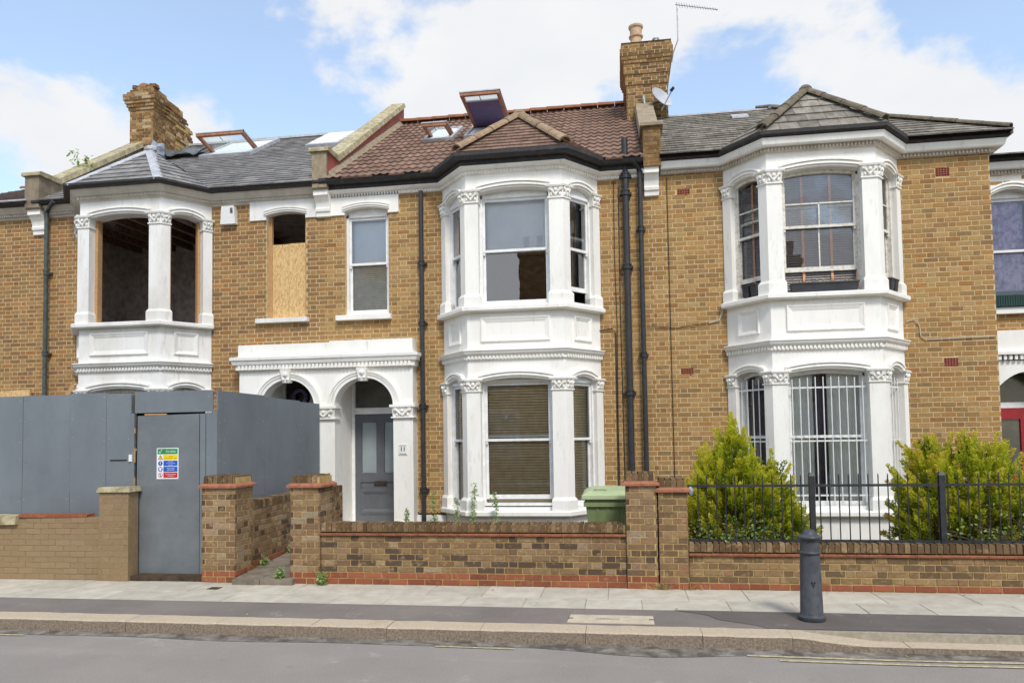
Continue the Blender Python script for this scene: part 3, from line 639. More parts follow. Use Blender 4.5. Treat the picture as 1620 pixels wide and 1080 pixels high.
def bay(house, cx, mat, tops=True, sub='gu'):
    """canted two-storey bay: returns (bay object, faces, path)"""
    A, B, C, D = (cx-1.41, YF), (cx-.83, YF-.70), (cx+.83, YF-.70), (cx+1.41, YF)
    path = [A, B, C, D]; FRS = [frame_between(path[i], path[i+1]) for i in range(3)]
    bo = bpy.data.objects.new('bay_window', None); link(bo, house, (cx, YF-.35, 0))
    bm_ = MB(); bm_.extrude([(p[0], p[1], -.1) for p in path], (0, 0, .59)); bm_.build('plinth', mat, bo)
    bm_ = MB(); bm_.sweep(path, [(0, 3.155), (0, 3.97), (-.25, 3.97), (-.25, 3.155)]); bm_.build('apron', mat, bo)
    ST = {'g': dict(sill=.585, base=.79, cb=2.59, ct=2.805, zs=2.75, top=3.15), 'u': dict(sill=4.04, base=4.245, cb=5.83, ct=6.058, zs=6.0, top=6.50)}
    OP = [(.17, FRS[0][1]-.15), (.22, 1.66-.22), (.15, FRS[2][1]-.17)]
    for k in 'gu':
        s = ST[k]; bm_ = MB()
        for (fr, Lw), (a0, a1) in zip(FRS, OP): arch_panel(bm_, fr, Lw, a0, a1, s['zs'], .065 if Lw > 1 else .075, s['top'])
        bm_.build('arched_frieze', mat, bo)
    for z, ov, th in ((.49, .10, .1), (3.945, .13, .095)):
        b = MB(); b.sweep(path, [(-.24, z), (ov-.02, z), (ov, z+.02), (ov, z+th-.02), (ov-.015, z+th-.006), (-.24, z+th+.006)]); b.build('sill', mat, bo)
    b = MB(); b.sweep(path, [(0, 3.13), (.03, 3.135), (.03, 3.205), (.06, 3.21), (.085, 3.24), (.095, 3.275), (.11, 3.28), (.11, 3.295), (0, 3.315)]); co = b.build('cornice', mat, bo)
    b = MB(); dentils(b, [(p[0], p[1]) for p in path], .028, .056, 3.148, 3.198); stuff(b.build('dentil_course', mat, bo))
    for (fr, Lw), (a0, a1) in zip(FRS, OP):
        ins = .0 if Lw > 1 else .06
        panel_moulding(fr, a0+ins+.02, a1-ins-.02, 3.44, 3.85, mat, bo, .085 if Lw > 1 else .07)
    dirs = [f[0].u for f in FRS]; nrm = [f[0].n for f in FRS]
    def plan(i, o, grow=0.):
        """pier i of 4: outline with outward offset o"""
        if i in (1, 2):
            P = Vector(path[i]); u1, u2, na, nb = dirs[i-1], dirs[i], nrm[i-1], nrm[i]; mm = (na+nb)/(1+na.dot(nb)); w1, w2 = (.15, .22) if i == 1 else (.22, .15); w1 += grow; w2 += grow
            return [P-u1*w1+na*o, P+mm*o, P+u2*w2+nb*o, P+u2*w2-nb*.16, P-mm*.16, P-u1*w1-na*.16]
        P = Vector(path[i]); u, n_ = (dirs[0], nrm[0]) if i == 0 else (-dirs[2], nrm[2]); w = .17+grow
        return [P+n_*o-u*(.0+grow*.5), P+u*w+n_*o, P+u*w-n_*.16, P-n_*.05+u*.02]
    for k in sub:
        s = ST[k]
        for i in range(4):
            b = MB(); prism2(b, plan(i, .035), s['base']-.01, plan(i, .035), s['cb']+.01); c_ = b.build('column', mat, bo)
            b = MB(); prism2(b, plan(i, .07, .03), s['sill']-.01, plan(i, .07, .03), s['base']-.035); prism2(b, plan(i, .07, .03), s['base']-.035, plan(i, .042, .007), s['base']+.012); b.build('column_base', mat, bo)
            b = MB(); h0, h1 = s['cb'], s['ct']
            prism2(b, plan(i, .055, .018), h0, plan(i, .055, .018), h0+.022); prism2(b, plan(i, .036, .0), h0+.022, plan(i, .055, .02), h1-.04)
            prism2(b, plan(i, .085, .045), h1-.04, plan(i, .095, .055), h1-.012); prism2(b, plan(i, .08, .04), h1-.012, plan(i, .08, .04), h1)
            fl = [(0, .17, 0)] if i == 0 else [(FRS[2][1]-.17, FRS[2][1], 2)] if i == 3 else [(FRS[0][1]-.15, FRS[0][1]+.02, 0), (-.02, .22, 1)] if i == 1 else [(1.66-.22, 1.68, 1), (-.02, .15, 2)]
            for a0, a1, fi in fl: carved(b, FRS[fi][0], a0, a1, h0+.03, h1-.03, .04)
            b.build('capital', mat, bo)
        for (fr, Lw), (a0, a1) in zip(FRS, OP): hood(fr, a0, a1, s['zs']+.01, .065 if Lw > 1 else .075, mat, bo)
    return bo, FRS, OP, path, ST
def slats(house, fr, a0, a1, z0, z1, out, mat, pitch=.05, tilt=.35, depth=.045, tapes=(), tapemat='tape', name='blind'):
    b = MB(); z = z0
    while z < z1:
        dz = -depth*math.sin(tilt)/2; do = depth*math.cos(tilt)/2
        b.hexa([fr.pt(a0, out-do, z-dz), fr.pt(a1, out-do, z-dz), fr.pt(a1, out+do, z+dz), fr.pt(a0, out+do, z+dz), fr.pt(a0, out-do, z-dz+.003), fr.pt(a1, out-do, z-dz+.003), fr.pt(a1, out+do, z+dz+.003), fr.pt(a0, out+do, z+dz+.003)]); z += pitch
    o = b.build(name, mat, house); stuff(o)
    return o
def sash(house, fr, a0, a1, z0, z1, rec=.1, mat='frame', zm=None, raised=0., gl=('glass', 'glass'), arch=None, bars=(), blind=None, vbar=None):
    """sliding sash window in an opening of a wall frame; arch = (zs, rise) for an arched head"""
    b = MB(); zm = zm or (z0+z1)/2; o = -rec
    jw = .045 if a1-a0 > .8 else .03
    b.fbox(fr, a0, a0+jw, o-.11, o, z0, z1); b.fbox(fr, a1-jw, a1, o-.11, o, z0, z1)
    b.fbox(fr, a0, a1, o-.13, o+.03, z0-.02, z0+.045)
    ztop = z1
    if arch:
        n = 12
        for i in range(n):
            p, q = a0+(a1-a0)*i/n, a0+(a1-a0)*(i+1)/n; zp, zq = arch_z(p, a0, a1, *arch), arch_z(q, a0, a1, *arch)
            b.hexa([fr.pt(p, o-.13, zp-.05), fr.pt(q, o-.13, zq-.05), fr.pt(q, o, zq-.05), fr.pt(p, o, zp-.05), fr.pt(p, o-.13, zp+.01), fr.pt(q, o-.13, zq+.01), fr.pt(q, o, zq+.01), fr.pt(p, o, zp+.01)])
        ztop = arch[0]+arch[1]-.03
    else:
        b.fbox(fr, a0, a1, o-.13, o, z1-.05, z1)
        b.fbox(fr, a0, a1, o-.14, o-.02, z1, z1+.2)       # board filling the arch above the head
        ztop = z1-.05
    w = b.build('sash_window', mat, house)
    ia, ib = a0+jw, a1-jw
    us = MB(); st = .042 if a1-a0 > .8 else .03; oo = o-.035
    us.fbox(fr, ia, ia+st, oo-.035, oo, zm, ztop); us.fbox(fr, ib-st, ib, oo-.035, oo, zm, ztop)
    if not arch: us.fbox(fr, ia, ib, oo-.034, oo-.001, ztop-.05, ztop)
    us.fbox(fr, ia-.004, ib+.004, oo-.04, oo+.004, zm-.022, zm+.022)
    for sx in (ia+st*.5, ib-st*.5): us.fbox(fr, sx-.018, sx+.018, oo-.03, oo-.004, zm-.07, zm-.02)
    for zb in bars: us.fbox(fr, ia, ib, oo-.03, oo-.004, zb-.011, zb+.011)
    if vbar: us.fbox(fr, vbar-.011, vbar+.011, oo-.03, oo-.004, zm, min(bars) if bars else ztop)
    us.build('upper_sash', mat, w)
    ls = MB(); lo = oo-.045; zb0 = z0+.045+raised; zb1 = zm+.02+raised
    ls.fbox(fr, ia, ia+st, lo-.035, lo, zb0, zb1); ls.fbox(fr, ib-st, ib, lo-.035, lo, zb0, zb1); ls.fbox(fr, ia, ib, lo-.034, lo-.001, zb0, zb0+.075); ls.fbox(fr, ia, ib, lo-.036, lo-.002, zb1-.04, zb1)
    if vbar: ls.fbox(fr, vbar-.011, vbar+.011, lo-.03, lo-.004, zb0, zb1)
    ls.build('lower_sash', mat, w)
    if arch:
        n = 10; p = MB(); pts = [fr.pt(ia+.02, oo-.018, zm)]+[fr.pt(ib-.02, oo-.018, zm)]+[fr.pt(ib-.02-(ib-ia-.04)*i/n, oo-.018, arch_z(ib-.02-(ib-ia-.04)*i/n, a0, a1, *arch)-.04) for i in range(n+1)]
        p.face(pts); p.build('pane', gl[0], w)
    else:
        p = MB(); p.face([fr.pt(ia+st-.005, oo-.018, zm), fr.pt(ib-st+.005, oo-.018, zm), fr.pt(ib-st+.005, oo-.018, ztop-.04), fr.pt(ia+st-.005, oo-.018, ztop-.04)]); p.build('pane', gl[0], w)
    p = MB(); p.face([fr.pt(ia+st-.005, lo-.018, zb0+.06), fr.pt(ib-st+.005, lo-.018, zb0+.06), fr.pt(ib-st+.005, lo-.018, zb1-.03), fr.pt(ia+st-.005, lo-.018, zb1-.03)]); p.build('pane', gl[1], w)
    if blind:
        for bd in blind: slats(w, fr, ia+.01, ib-.01, bd[0], bd[1], o-.142, bd[2], *bd[3:])
    return w
def room(house, x0, x1, y0, y1, z0, z1, mat, name='room'):
    b = MB()
    b.box(x0-.1, x0, y0, y1, z0, z1); b.box(x1, x1+.1, y0, y1, z0, z1); b.box(x0, x1, y1, y1+.1, z0, z1); b.box(x0, x1, y0, y1, z0-.1, z0); b.box(x0, x1, y0, y1, z1, z1+.1)
    return b.build(name, mat, house)
def curtain(parent, fr, a0, a1, z0, z1, out, mat, folds=5, amp=.03, name='curtain'):
    b = MB(); n = folds*8
    P = [(a0+(a1-a0)*i/n, out+amp*math.sin(2*math.pi*folds*i/n+.6*math.sin(i*.4))) for i in range(n+1)]
    b.poly([fr.pt(a, o, z) for z in (z0, z1) for a, o in P], [(i, i+1, n+2+i, n+1+i) for i in range(n)]); return b.build(name, mat, parent, smooth=True)
def pipe(parent, x, y, z0, z1, r, mat, collars=(), name='drainpipe', bend=None):
    b = MB(); pts = [(x, y, z0), (x, y, z1)]+(bend or []); b.tube(pts, r, 12); o = b.build(name, mat, parent, smooth=True)
    for z in collars:
        c = MB(); c.lathe([(r*1.02, -.05), (r*1.35, -.045), (r*1.35, -.02), (r*1.2, -.015), (r*1.2, .02), (r*1.38, .025), (r*1.38, .05), (r*1.02, .055)], (x, y, z), 12); c.fbox(Fr((x, y), (1, 0), (0, -1)), -r*1.9, r*1.9, -(YF-y), -r*.2, -.02+z, .02+z); c.build('pipe_collar', mat, o)
    return o
def wire(parent, pts, r=.006, mat='cable', name='cable'):
    b = MB(); b.tube([Vector(p) for p in pts], r, 5); return b.build(name, mat, parent)
FW = Fr((0, YF), (1, 0), (0, -1))
# ------------------------------------------------------------------ houses
T13, T11, T9 = 2.9/4.6, math.tan(R_(33)), math.tan(R_(33))
def mitre_path(path, o):
    ns = []
    for i in range(len(path)-1):
        d = (Vector(path[i+1])-Vector(path[i])).normalized(); ns.append(Vector((d.y, -d.x)))
    ms = [ns[0]]+[(ns[i]+ns[i+1])/(1+ns[i].dot(ns[i+1])) for i in range(len(ns)-1)]+[ns[-1]]
    return [Vector(p)+m_*o for p, m_ in zip(path, ms)]
def bay_roof(rf, cx, apex_y, apex_z, tan_main, mat, kind, gauge, width, ridge_mat, rr, name, ez=6.63, oy=.22, y_e=12.42, z_e=6.60, lead=False, nobj=120):
    pth = [(cx-3, YF), (cx-1.41, YF), (cx-.83, YF-.7), (cx+.83, YF-.7), (cx+1.41, YF), (cx+3, YF)]
    q = mitre_path(pth, oy); A, B, C, D = [Vector((p.x, p.y, ez)) for p in q[1:5]]
    ap = Vector((cx, apex_y, apex_z)); back = Vector((cx, y_e+(apex_z-z_e)/tan_main+.1, apex_z))
    roof(rf, [B, C, ap], gauge, width, mat, kind, nobj, name)
    roof(rf, [A, B, ap], gauge, width, mat, kind, 40, name); roof(rf, [C, D, ap], gauge, width, mat, kind, 80, name)
    roof(rf, [A, ap, back], gauge, width, mat, kind, 0, name); roof(rf, [back, ap, D], gauge, width, mat, kind, 0, name)
    if lead:
        for p, wd in ((B, .1), (C, .1)):
            d = (ap-p).normalized(); sd_ = d.cross(Vector((0, 0, 1))).normalized(); up = sd_.cross(d); nseg = 4
            for i in range(nseg):
                a, e = p+d*((ap-p).length*i/nseg-.02), p+d*((ap-p).length*(i+1)/nseg+.02); b = MB(); h = .035+.004*i
                b.poly([a-sd_*wd-up*.012, a+up*h, a+sd_*wd-up*.012, e-sd_*wd-up*.012, e+up*h, e+sd_*wd-up*.012, a-sd_*wd-up*.03, a+sd_*wd-up*.03, e-sd_*wd-up*.03, e+sd_*wd-up*.03], [(0, 1, 4, 3), (1, 2, 5, 4), (0, 6, 7, 2, 1), (3, 4, 5, 9, 8), (0, 3, 8, 6), (2, 7, 9, 5)], .5); b.build('lead_hip', 'lead', rf)
        for p in (A, D):
            b = MB(); sx = .07 if p is A else -.07; q0, q1 = p+Vector((0, .1, .06)), back+Vector((0, 0, .02)); b.extrude([q0+Vector((-.08, 0, .0)), q0+Vector((.08, 0, .0)), q1+Vector((.08, 0, 0)), q1+Vector((-.08, 0, 0))], (0, 0, .02)); b.build('lead_valley', 'lead', rf)
        b = MB(); b.blob(ap+Vector((0, 0, .03)), .12, .12, .07); b.build('lead_cap', 'lead', rf)
    else:
        ridge_tiles(rf, B+Vector((0, -.02, .05)), ap+Vector((0, 0, .02)), rr, ridge_mat); ridge_tiles(rf, C+Vector((0, -.02, .05)), ap+Vector((0, 0, .02)), rr, ridge_mat)
        ridge_tiles(rf, ap+Vector((0, -.05, .03)), back+Vector((0, -.05, .03)), rr, ridge_mat)
        b = MB(); b.blob(ap+Vector((0, 0, .03)), rr*1.05, rr*1.1, rr*.62, 10, 6); b.build('hip_cap', ridge_mat, rf, smooth=True)
def lintel(house, x0, x1, w0, w1, zs, rise, zt, mat, ze=6.0):
    b = MB(); fr = Fr((0, YF), (1, 0), (0, -1)); o = .03; n = 12
    b.fbox(fr, x0, w0, -.1, o, ze, zt); b.fbox(fr, w1, x1, -.1, o, ze, zt)
    for i in range(n):
        p, q = w0+(w1-w0)*i/n, w0+(w1-w0)*(i+1)/n; zp, zq = arch_z(p, w0, w1, zs, rise), arch_z(q, w0, w1, zs, rise)
        b.hexa([fr.pt(p, -.12, zp), fr.pt(q, -.12, zq), fr.pt(q, o, zq), fr.pt(p, o, zp), fr.pt(p, -.12, zt), fr.pt(q, -.12, zt), fr.pt(q, o, zt), fr.pt(p, o, zt)])
    l_ = b.build('lintel', mat, house); fr2 = Fr((0, YF-o), (1, 0), (0, -1))
    hood(fr2, w0, w1, zs, rise, mat, l_, steps=((0, .03, .018), (.03, .07, .035), (.07, .095, .045)))
    return l_
def bracket(house, xc, mat, w=.14, z0=5.98, zt=6.5):
    prof = [(YF, z0), (YF-.05, z0+.01), (YF-.06, z0+.09), (YF-.085, z0+.10), (YF-.095, z0+.15), (YF-.075, z0+.17), (YF-.10, z0+.26), (YF-.15, z0+.34), (YF-.2, z0+.37), (YF-.2, zt), (YF, zt)]
    b = MB(); b.extrude([(xc-w, y, z) for y, z in prof], (2*w, 0, 0)); b.build('corbel', mat, house)
def parapet(house, x0, x1, mat, cop, tan_r, ytop=17.35, zf=7.14, side=None, frontmat=None, nst=8, ztop_off=.42):
    """raking party-wall parapet with coping stones"""
    ys = 12.93; z_r = lambda y: 6.60+(y-12.42)*tan_r
    b = MB(); pr = [(12.46, 6.45), (12.46, zf), (ys, zf), (ytop, z_r(ytop)+ztop_off), (ytop, z_r(ytop)-.3), (12.6, 6.45)]
    b.extrude([(x0, y, z) for y, z in pr], (x1-x0, 0, 0)); w = b.build('parapet', mat, house)
    e = .045; b = MB(); b.extrude([(x0-e, 12.40, zf), (x0-e, 12.40, zf+.05), (x0-e, 12.44, zf+.085), (x0-e, ys+.04, zf+.1), (x0-e, ys+.04, zf)], (x1-x0+2*e, 0, 0), random.random()); b.build('coping_stone', cop, w)
    d = Vector((0, ytop-ys, z_r(ytop)+ztop_off-zf)); Ld = d.length; d.normalize(); up = Vector((0, -d.z, d.y)); p0 = Vector((0, ys+.02, zf+.0))
    for i in range(nst):
        a, c = p0+d*(Ld*i/nst+.004), p0+d*(Ld*(i+1)/nst-.004); b = MB(); j = random.uniform(-.008, .008)
        b.hexa([(x0-e+j, a.y, a.z), (x1+e+j, a.y, a.z), (x1+e+j, c.y, c.z), (x0-e+j, c.y, c.z)]+[tuple(Vector(q)+up*.10) for q in ((x0-e+.02, a.y, a.z), (x1+e-.02, a.y, a.z), (x1+e-.02, c.y, c.z), (x0-e+.02, c.y, c.z))], random.random()); b.build('coping_stone', cop, w)
    if side:
        b = MB(); b.extrude([(x1+.001, y, z) for y, z in ((12.5, 6.72), (12.5, zf-.01), (ys, zf-.01), (ytop-.02, z_r(ytop)+ztop_off-.02), (ytop-.02, z_r(ytop)+.16), (12.75, 6.95))], (.008, 0, 0)); b.build('painted_face', side, w)
        b = MB(); b.extrude([(x1+.001, 12.5, 6.62), (x1+.12, 12.5, 6.62), (x1+.012, 12.5, 6.78), (x1+.001, 12.5, 6.78)], Vector((0, ytop-12.5, (ytop-12.5)*tan_r))); b.build('cement_fillet', 'cement', w)
    if frontmat:
        b = MB(); b.box(x0+.004, x1-.004, 12.445, 12.459, 6.47, zf-.002); b.build('rendered_face', frontmat, w)
    return w
def rooflight(rf, x0, x1, y0, y1, tan_r, near, hinge, frame='woodred', blind=None, lw=.07):
    """open centre-pivot roof window: fixed frame in the slope, sash swung outwards"""
    zr = lambda y: 6.60+(y-12.42)*tan_r; nv = Vector((0, -tan_r, 1)).normalized(); b = MB()
    P = lambda x, y, h: Vector((x, y, zr(y)))+nv*h
    for (xa, xb, ya, yb) in ((x0-.06, x0, y0, y1), (x1, x1+.06, y0, y1), (x0-.06, x1+.06, y0-.06, y0), (x0-.06, x1+.06, y1, y1+.06)):
        b.hexa([P(xa, ya, -.1), P(xb, ya, -.1), P(xb, yb, -.1), P(xa, yb, -.1), P(xa, ya, .09), P(xb, ya, .09), P(xb, yb, .09), P(xa, yb, .09)])
    w = b.build('roof_window', 'lead', rf)
    b = MB(); b.hexa([P(x0, y0, -.25), P(x1, y0, -.25), P(x1, y1, -.25), P(x0, y1, -.25), P(x0, y0, .06), P(x1, y0, .06), P(x1, y1, .06), P(x0, y1, .06)]); b.build('lining', 'frame', w)
    n0, n1 = Vector((x0, near[0], near[1])), Vector((x1, near[0], near[1])); h0, h1 = Vector((x0, hinge[0], hinge[1])), Vector((x1, hinge[0], hinge[1])); ax = (n1-n0).normalized(); dn = (h0-n0).normalized(); up = ax.cross(dn).normalized()
    if up.z < 0: up = -up
    b = MB(); Q = lambda p, dx, dd, du: p+ax*dx+dn*dd+up*du; Ls = (h0-n0).length; Wd = (n1-n0).length
    def bar(xa, xb, da, db): b.hexa([Q(n0, xa, da, -.035), Q(n0, xb, da, -.035), Q(n0, xb, db, -.035), Q(n0, xa, db, -.035), Q(n0, xa, da, .025), Q(n0, xb, da, .025), Q(n0, xb, db, .025), Q(n0, xa, db, .025)])
    bar(0, lw, 0, Ls+.1); bar(Wd-lw, Wd, 0, Ls+.1); bar(lw, Wd-lw, 0, lw); bar(lw, Wd-lw, Ls-lw+.1, Ls+.1); b.build('sash', frame, w)
    b = MB(); 
    for (xa, xb, da, db) in ((-.012, .03, -.012, Ls+.1), (Wd-.03, Wd+.012, -.012, Ls+.1), (-.012, Wd+.012, -.014, .03)): b.hexa([Q(n0, xa, da, .0255), Q(n0, xb, da, .0255), Q(n0, xb, db, .0255), Q(n0, xa, db, .0255), Q(n0, xa, da, .05), Q(n0, xb, da, .05), Q(n0, xb, db, .05), Q(n0, xa, db, .05)])
    b.build('sash_cladding', 'lead', w)
    b = MB(); b.hexa([Q(n0, lw-.01, lw-.01, 0), Q(n0, Wd-lw+.01, lw-.01, 0), Q(n0, Wd-lw+.01, Ls+.05, 0), Q(n0, lw-.01, Ls+.05, 0), Q(n0, lw-.01, lw-.01, .006), Q(n0, Wd-lw+.01, lw-.01, .006), Q(n0, Wd-lw+.01, Ls+.05, .006), Q(n0, lw-.01, Ls+.05, .006)]); b.build('pane', 'clear', w)
    b = MB(); b.tube([Q(n0, Wd*.48, lw*.8, -.035), Q(n0, Wd*.49, lw*1.6, -.06), Q(n0, Wd*.5, lw*2.6, -.07)], .009, 6); b.build('handle', 'metal', w)
    if blind:
        s = blind; b = MB(); b.hexa([Q(n0, lw, s, -.02), Q(n0, Wd-lw, s, -.02), Q(n0, Wd-lw, Ls+.06, -.02), Q(n0, lw, Ls+.06, -.02), Q(n0, lw, s, -.012), Q(n0, Wd-lw, s, -.012), Q(n0, Wd-lw, Ls+.06, -.012), Q(n0, lw, Ls+.06, -.012)]); b.build('roller_blind', blind and 'velux', w)
        b = MB(); b.hexa([Q(n0, lw, s-.03, -.03), Q(n0, Wd-lw, s-.03, -.03), Q(n0, Wd-lw, s+.012, -.03), Q(n0, lw, s+.012, -.03), Q(n0, lw, s-.03, -.008), Q(n0, Wd-lw, s-.03, -.008), Q(n0, Wd-lw, s+.012, -.008), Q(n0, lw, s+.012, -.008)]); b.build('blind_rail', 'lead', w)
def facade(house, x0, x1, holes, brick, hide=None, ztop=6.42, nobj=300, mort='mort', cx=None):
    bud = [nobj]; spans = [(x0, x1)] if cx is None else [(x0, cx-1.41), (cx+1.41, x1)]
    share = [300] if cx is None else [150, 150]
    for (a, c), n in zip(spans, share):
        hs = [h for h in holes if h[1] > a+.001 and h[0] < c-.001]
        b = MB(); sheet(b, FW, a, c, -.1, ztop, hs); w = b.build('wall', mort, house)
        lay(w, FW, bond(a, c, -.03, int((ztop+.03)/.0825), hs, course=.0825, h=.0695, stretcher=.226, header=.107), brick, n, hide=hide)
def eaves(house, path, kind, mats):
    b = MB()
    if kind == 11:
        b.sweep(path, [(0, 6.335), (.03, 6.335), (.03, 6.385), (.06, 6.39), (.1, 6.41), (.13, 6.435), (.13, 6.45), (0, 6.45)]); c = b.build('eaves_cornice', mats[0], house)
        b = MB(); dentils(b, path, .028, .058, 6.34, 6.383, .028, .055); stuff(b.build('dentil_course', mats[0], c))
        b = MB(); b.sweep(path, [(0, 6.452), (.13, 6.452), (.145, 6.475), (.145, 6.58), (0, 6.58)]); b.build('fascia', 'gutter', house)
        b = MB(); b.sweep(path, [(.147, 6.53), (.21, 6.525), (.262, 6.535), (.288, 6.572), (.29, 6.628), (.278, 6.631), (.275, 6.58), (.22, 6.548), (.16, 6.58), (.147, 6.61)]); b.build('gutter', 'gutter', house)
    elif kind == 9:
        b.sweep(path, [(0, 6.35), (.06, 6.35), (.06, 6.41), (0, 6.41)]); c = b.build('eaves_cornice', 'stone', house)
        b = MB(); dentils(b, path, .058, .085, 6.355, 6.403, .03, .055); stuff(b.build('dentil_course', 'stone', c))
        b = MB(); b.sweep(path, [(0, 6.412), (.15, 6.412), (.165, 6.43), (.19, 6.53), (0, 6.53)]); b.build('fascia', mats[0], house)
        b = MB(); b.sweep(path, [(.1, 6.545), (.18, 6.54), (.22, 6.54), (.25, 6.565), (.255, 6.61), (.243, 6.612), (.238, 6.575), (.2, 6.556), (.12, 6.566)]); b.build('gutter', 'gutter', house)
    else:
        b.sweep(path, [(0, 6.33), (.02, 6.33), (.02, 6.36), (.06, 6.37), (.06, 6.41), (.09, 6.42), (.15, 6.49), (.17, 6.53), (0, 6.53)]); c = b.build('eaves_cornice', 'stone', house)
        b = MB(); dentils(b, path, .058, .08, 6.372, 6.408, .026, .05); stuff(b.build('dentil_course', 'stone', c))
        b = MB(); b.sweep(path, [(.1, 6.535), (.2, 6.532), (.25, 6.54), (.275, 6.565), (.28, 6.605), (.268, 6.608), (.26, 6.57), (.22, 6.552), (.12, 6.56)]); b.build('gutter', 'gutter', house)
def carcass(house, x0, x1, mat_side='brick13', ridge=(17.1, 9.65), yb=21.8):
    b = MB(); b.box(x0, x0+.12, 12.95, yb, -.1, 6.5); b.box(x1-.12, x1, 12.95, yb, -.1, 6.5); b.box(x0, x1, yb, yb+.2, -.1, 6.5); b.build('shell', 'mort', house)
    if ridge is None: return
    b = MB(); y2 = ridge[0]+4.6; b.extrude([(x0, ridge[0]+.02, ridge[1]-.04), (x0, y2, 6.6), (x0, y2, 6.5), (x0, ridge[0]+.02, ridge[1]-.16)], (x1-x0, 0, 0)); b.build('rear_slope', 'slate', house)
# ---------------- number 13 (under repair)
CX13, CX11, CX9 = -9.096, -1.7175, 3.2665
PW1, PW2, PW3 = -11.36, -5.40, .635
h13 = thing('terraced_house', 'terraced house under repair with glassless bay opening and boarded window behind the grey hoarding', 'house', (-8.4, 12.7, 0), 'terraced houses in the row')
def hid13(c): return c.z < 2.6 and c.x < -5.35
holes13 = [(CX13-1.41, CX13+1.41, -.2, 6.5), (-6.56, -5.77, 4.1, 6.12), (-6.89, -5.545, 6.0, 6.5), (-6.97, PW2, -.2, 3.6)]
facade(h13, PW1, PW2, holes13, 'brick13', hid13, cx=CX13)
bo13, F13, OP13, path13, ST = bay(h13, CX13, 'white13')
ep13 = [(PW1, YF)]+path13+[(PW2, YF)]
eaves(h13, ep13, 13, ['stone'])
lintel(h13, -6.89, -5.545, -6.56, -5.77, 6.08, .055, 6.45, 'white13')
b = MB(); b.fbox(FW, -6.74, -5.71, -.1, .1, 4.03, 4.11); b.build('sill', 'white13', h13)
b = MB(); b.fbox(FW, -6.56, -6.5, -.16, -.1, 4.11, 6.15); b.fbox(FW, -5.83, -5.77, -.16, -.1, 4.11, 6.15); jf = b.build('window_frame', 'wood', h13)
for xa, xb in ((-6.5, -6.17), (-6.165, -5.83)):
    b = MB(); b.fbox(FW, xa, xb, -.15, -.12, 4.12, 5.56+random.uniform(-.01, .01)); b.build('plywood_sheet', 'osb', jf)
room(h13, PW1+.15, PW2-.15, 12.96, 14.9, 3.6, 6.32, 'strip')
room(h13, PW1+.15, PW2-.15, 12.96, 16.6, .2, 3.3, 'strip')
for i in range(9):
    x = CX13-1.7+i*.42; ys_ = 12.3 if abs(x+.03-CX13) < .8 else 12.98; z_ = 6.05+(ys_-12.1)*.03
    b = MB(); b.hexa([(x, ys_, z_), (x+.06, ys_, z_), (x+.06, 14.9, 6.14), (x, 14.9, 6.14), (x, ys_, z_+.14), (x+.06, ys_, z_+.14), (x+.06, 14.9, 6.28), (x, 14.9, 6.28)]); b.build('ceiling_joist', 'oldwood', h13)
for fi, (a0, a1) in enumerate(OP13):
    fr = F13[fi][0]; b = MB(); b.fbox(fr, a0, a0+.06, -.24, -.12, 4.05, 6.05); b.fbox(fr, a1-.05, a1, -.24, -.12, 4.05, 6.05); b.build('bare_jamb', 'wood', bo13)
    sash(h13, fr, a0, a1, .585, 2.8, .12, 'frameold')
r13 = bpy.data.objects.new('roof', None); link(r13, h13, (-8.4, 14, 6.6))
zr13 = lambda y: 6.60+(y-12.42)*T13
roof(r13, [(-11.2, 12.42, 6.60), (-5.52, 12.42, 6.60), (-5.52, 17.0, zr13(17.0)), (-11.2, 17.0, zr13(17.0))], .2, .26, 'slate', nobj=300)
bay_roof(r13, CX13, 12.86, 7.60, T13, 'slate', 'slate', .2, .3, 'lead', .08, 'slate', ez=6.60, lead=True)
b = MB(); b.box(-11.2, -5.5, 16.9, 17.12, zr13(17)-.02, zr13(17)+.03); b.build('ridge_flashing', 'lead', r13)
rooflight(r13, -9.45, -8.3, 15.25, 16.6, T13, (14.95, 8.82), (15.62, 8.68))
b = MB(); P13 = lambda x, y, h: (x, y-.53*h, zr13(y)+.85*h)
b.hexa([P13(-7.0, 15.4, 0), P13(-6.2, 15.4, 0), P13(-6.2, 16.75, 0), P13(-7.0, 16.75, 0), P13(-7.0, 15.4, .1), P13(-6.2, 15.4, .1), P13(-6.2, 16.75, .1), P13(-7.0, 16.75, .1)]); fl = b.build('flat_rooflight', 'lead', r13)
b = MB(); b.hexa([P13(-6.94, 15.46, .101), P13(-6.26, 15.46, .101), P13(-6.26, 16.69, .101), P13(-6.94, 16.69, .101), P13(-6.94, 15.46, .11), P13(-6.26, 15.46, .11), P13(-6.26, 16.69, .11), P13(-6.94, 16.69, .11)]); b.build('pane', 'plastic', fl)  # opaque white pane: the sky's reflection in the glass is put into its colour
parapet(h13, -5.54, -5.25, 'render', 'coping', T11, ytop=17.35, side='redpaint', frontmat='cement', nst=9)
parapet(h13, -11.52, -11.2, 'render', 'coping', T13, ytop=16.3, frontmat='render', zf=7.10, nst=7)
bracket(h13, PW2, 'white'); bracket(h13, PW1, 'white')
pipe(h13, -11.16, 12.6, .1, 6.40, .04, 'pipegreen', (5.2, 3.6, 2.0), bend=[(-11.0, 12.5, 6.5), (-10.85, 12.42, 6.56)])
carcass(h13, PW1, PW2, ridge=(17.0, zr13(17.0)))
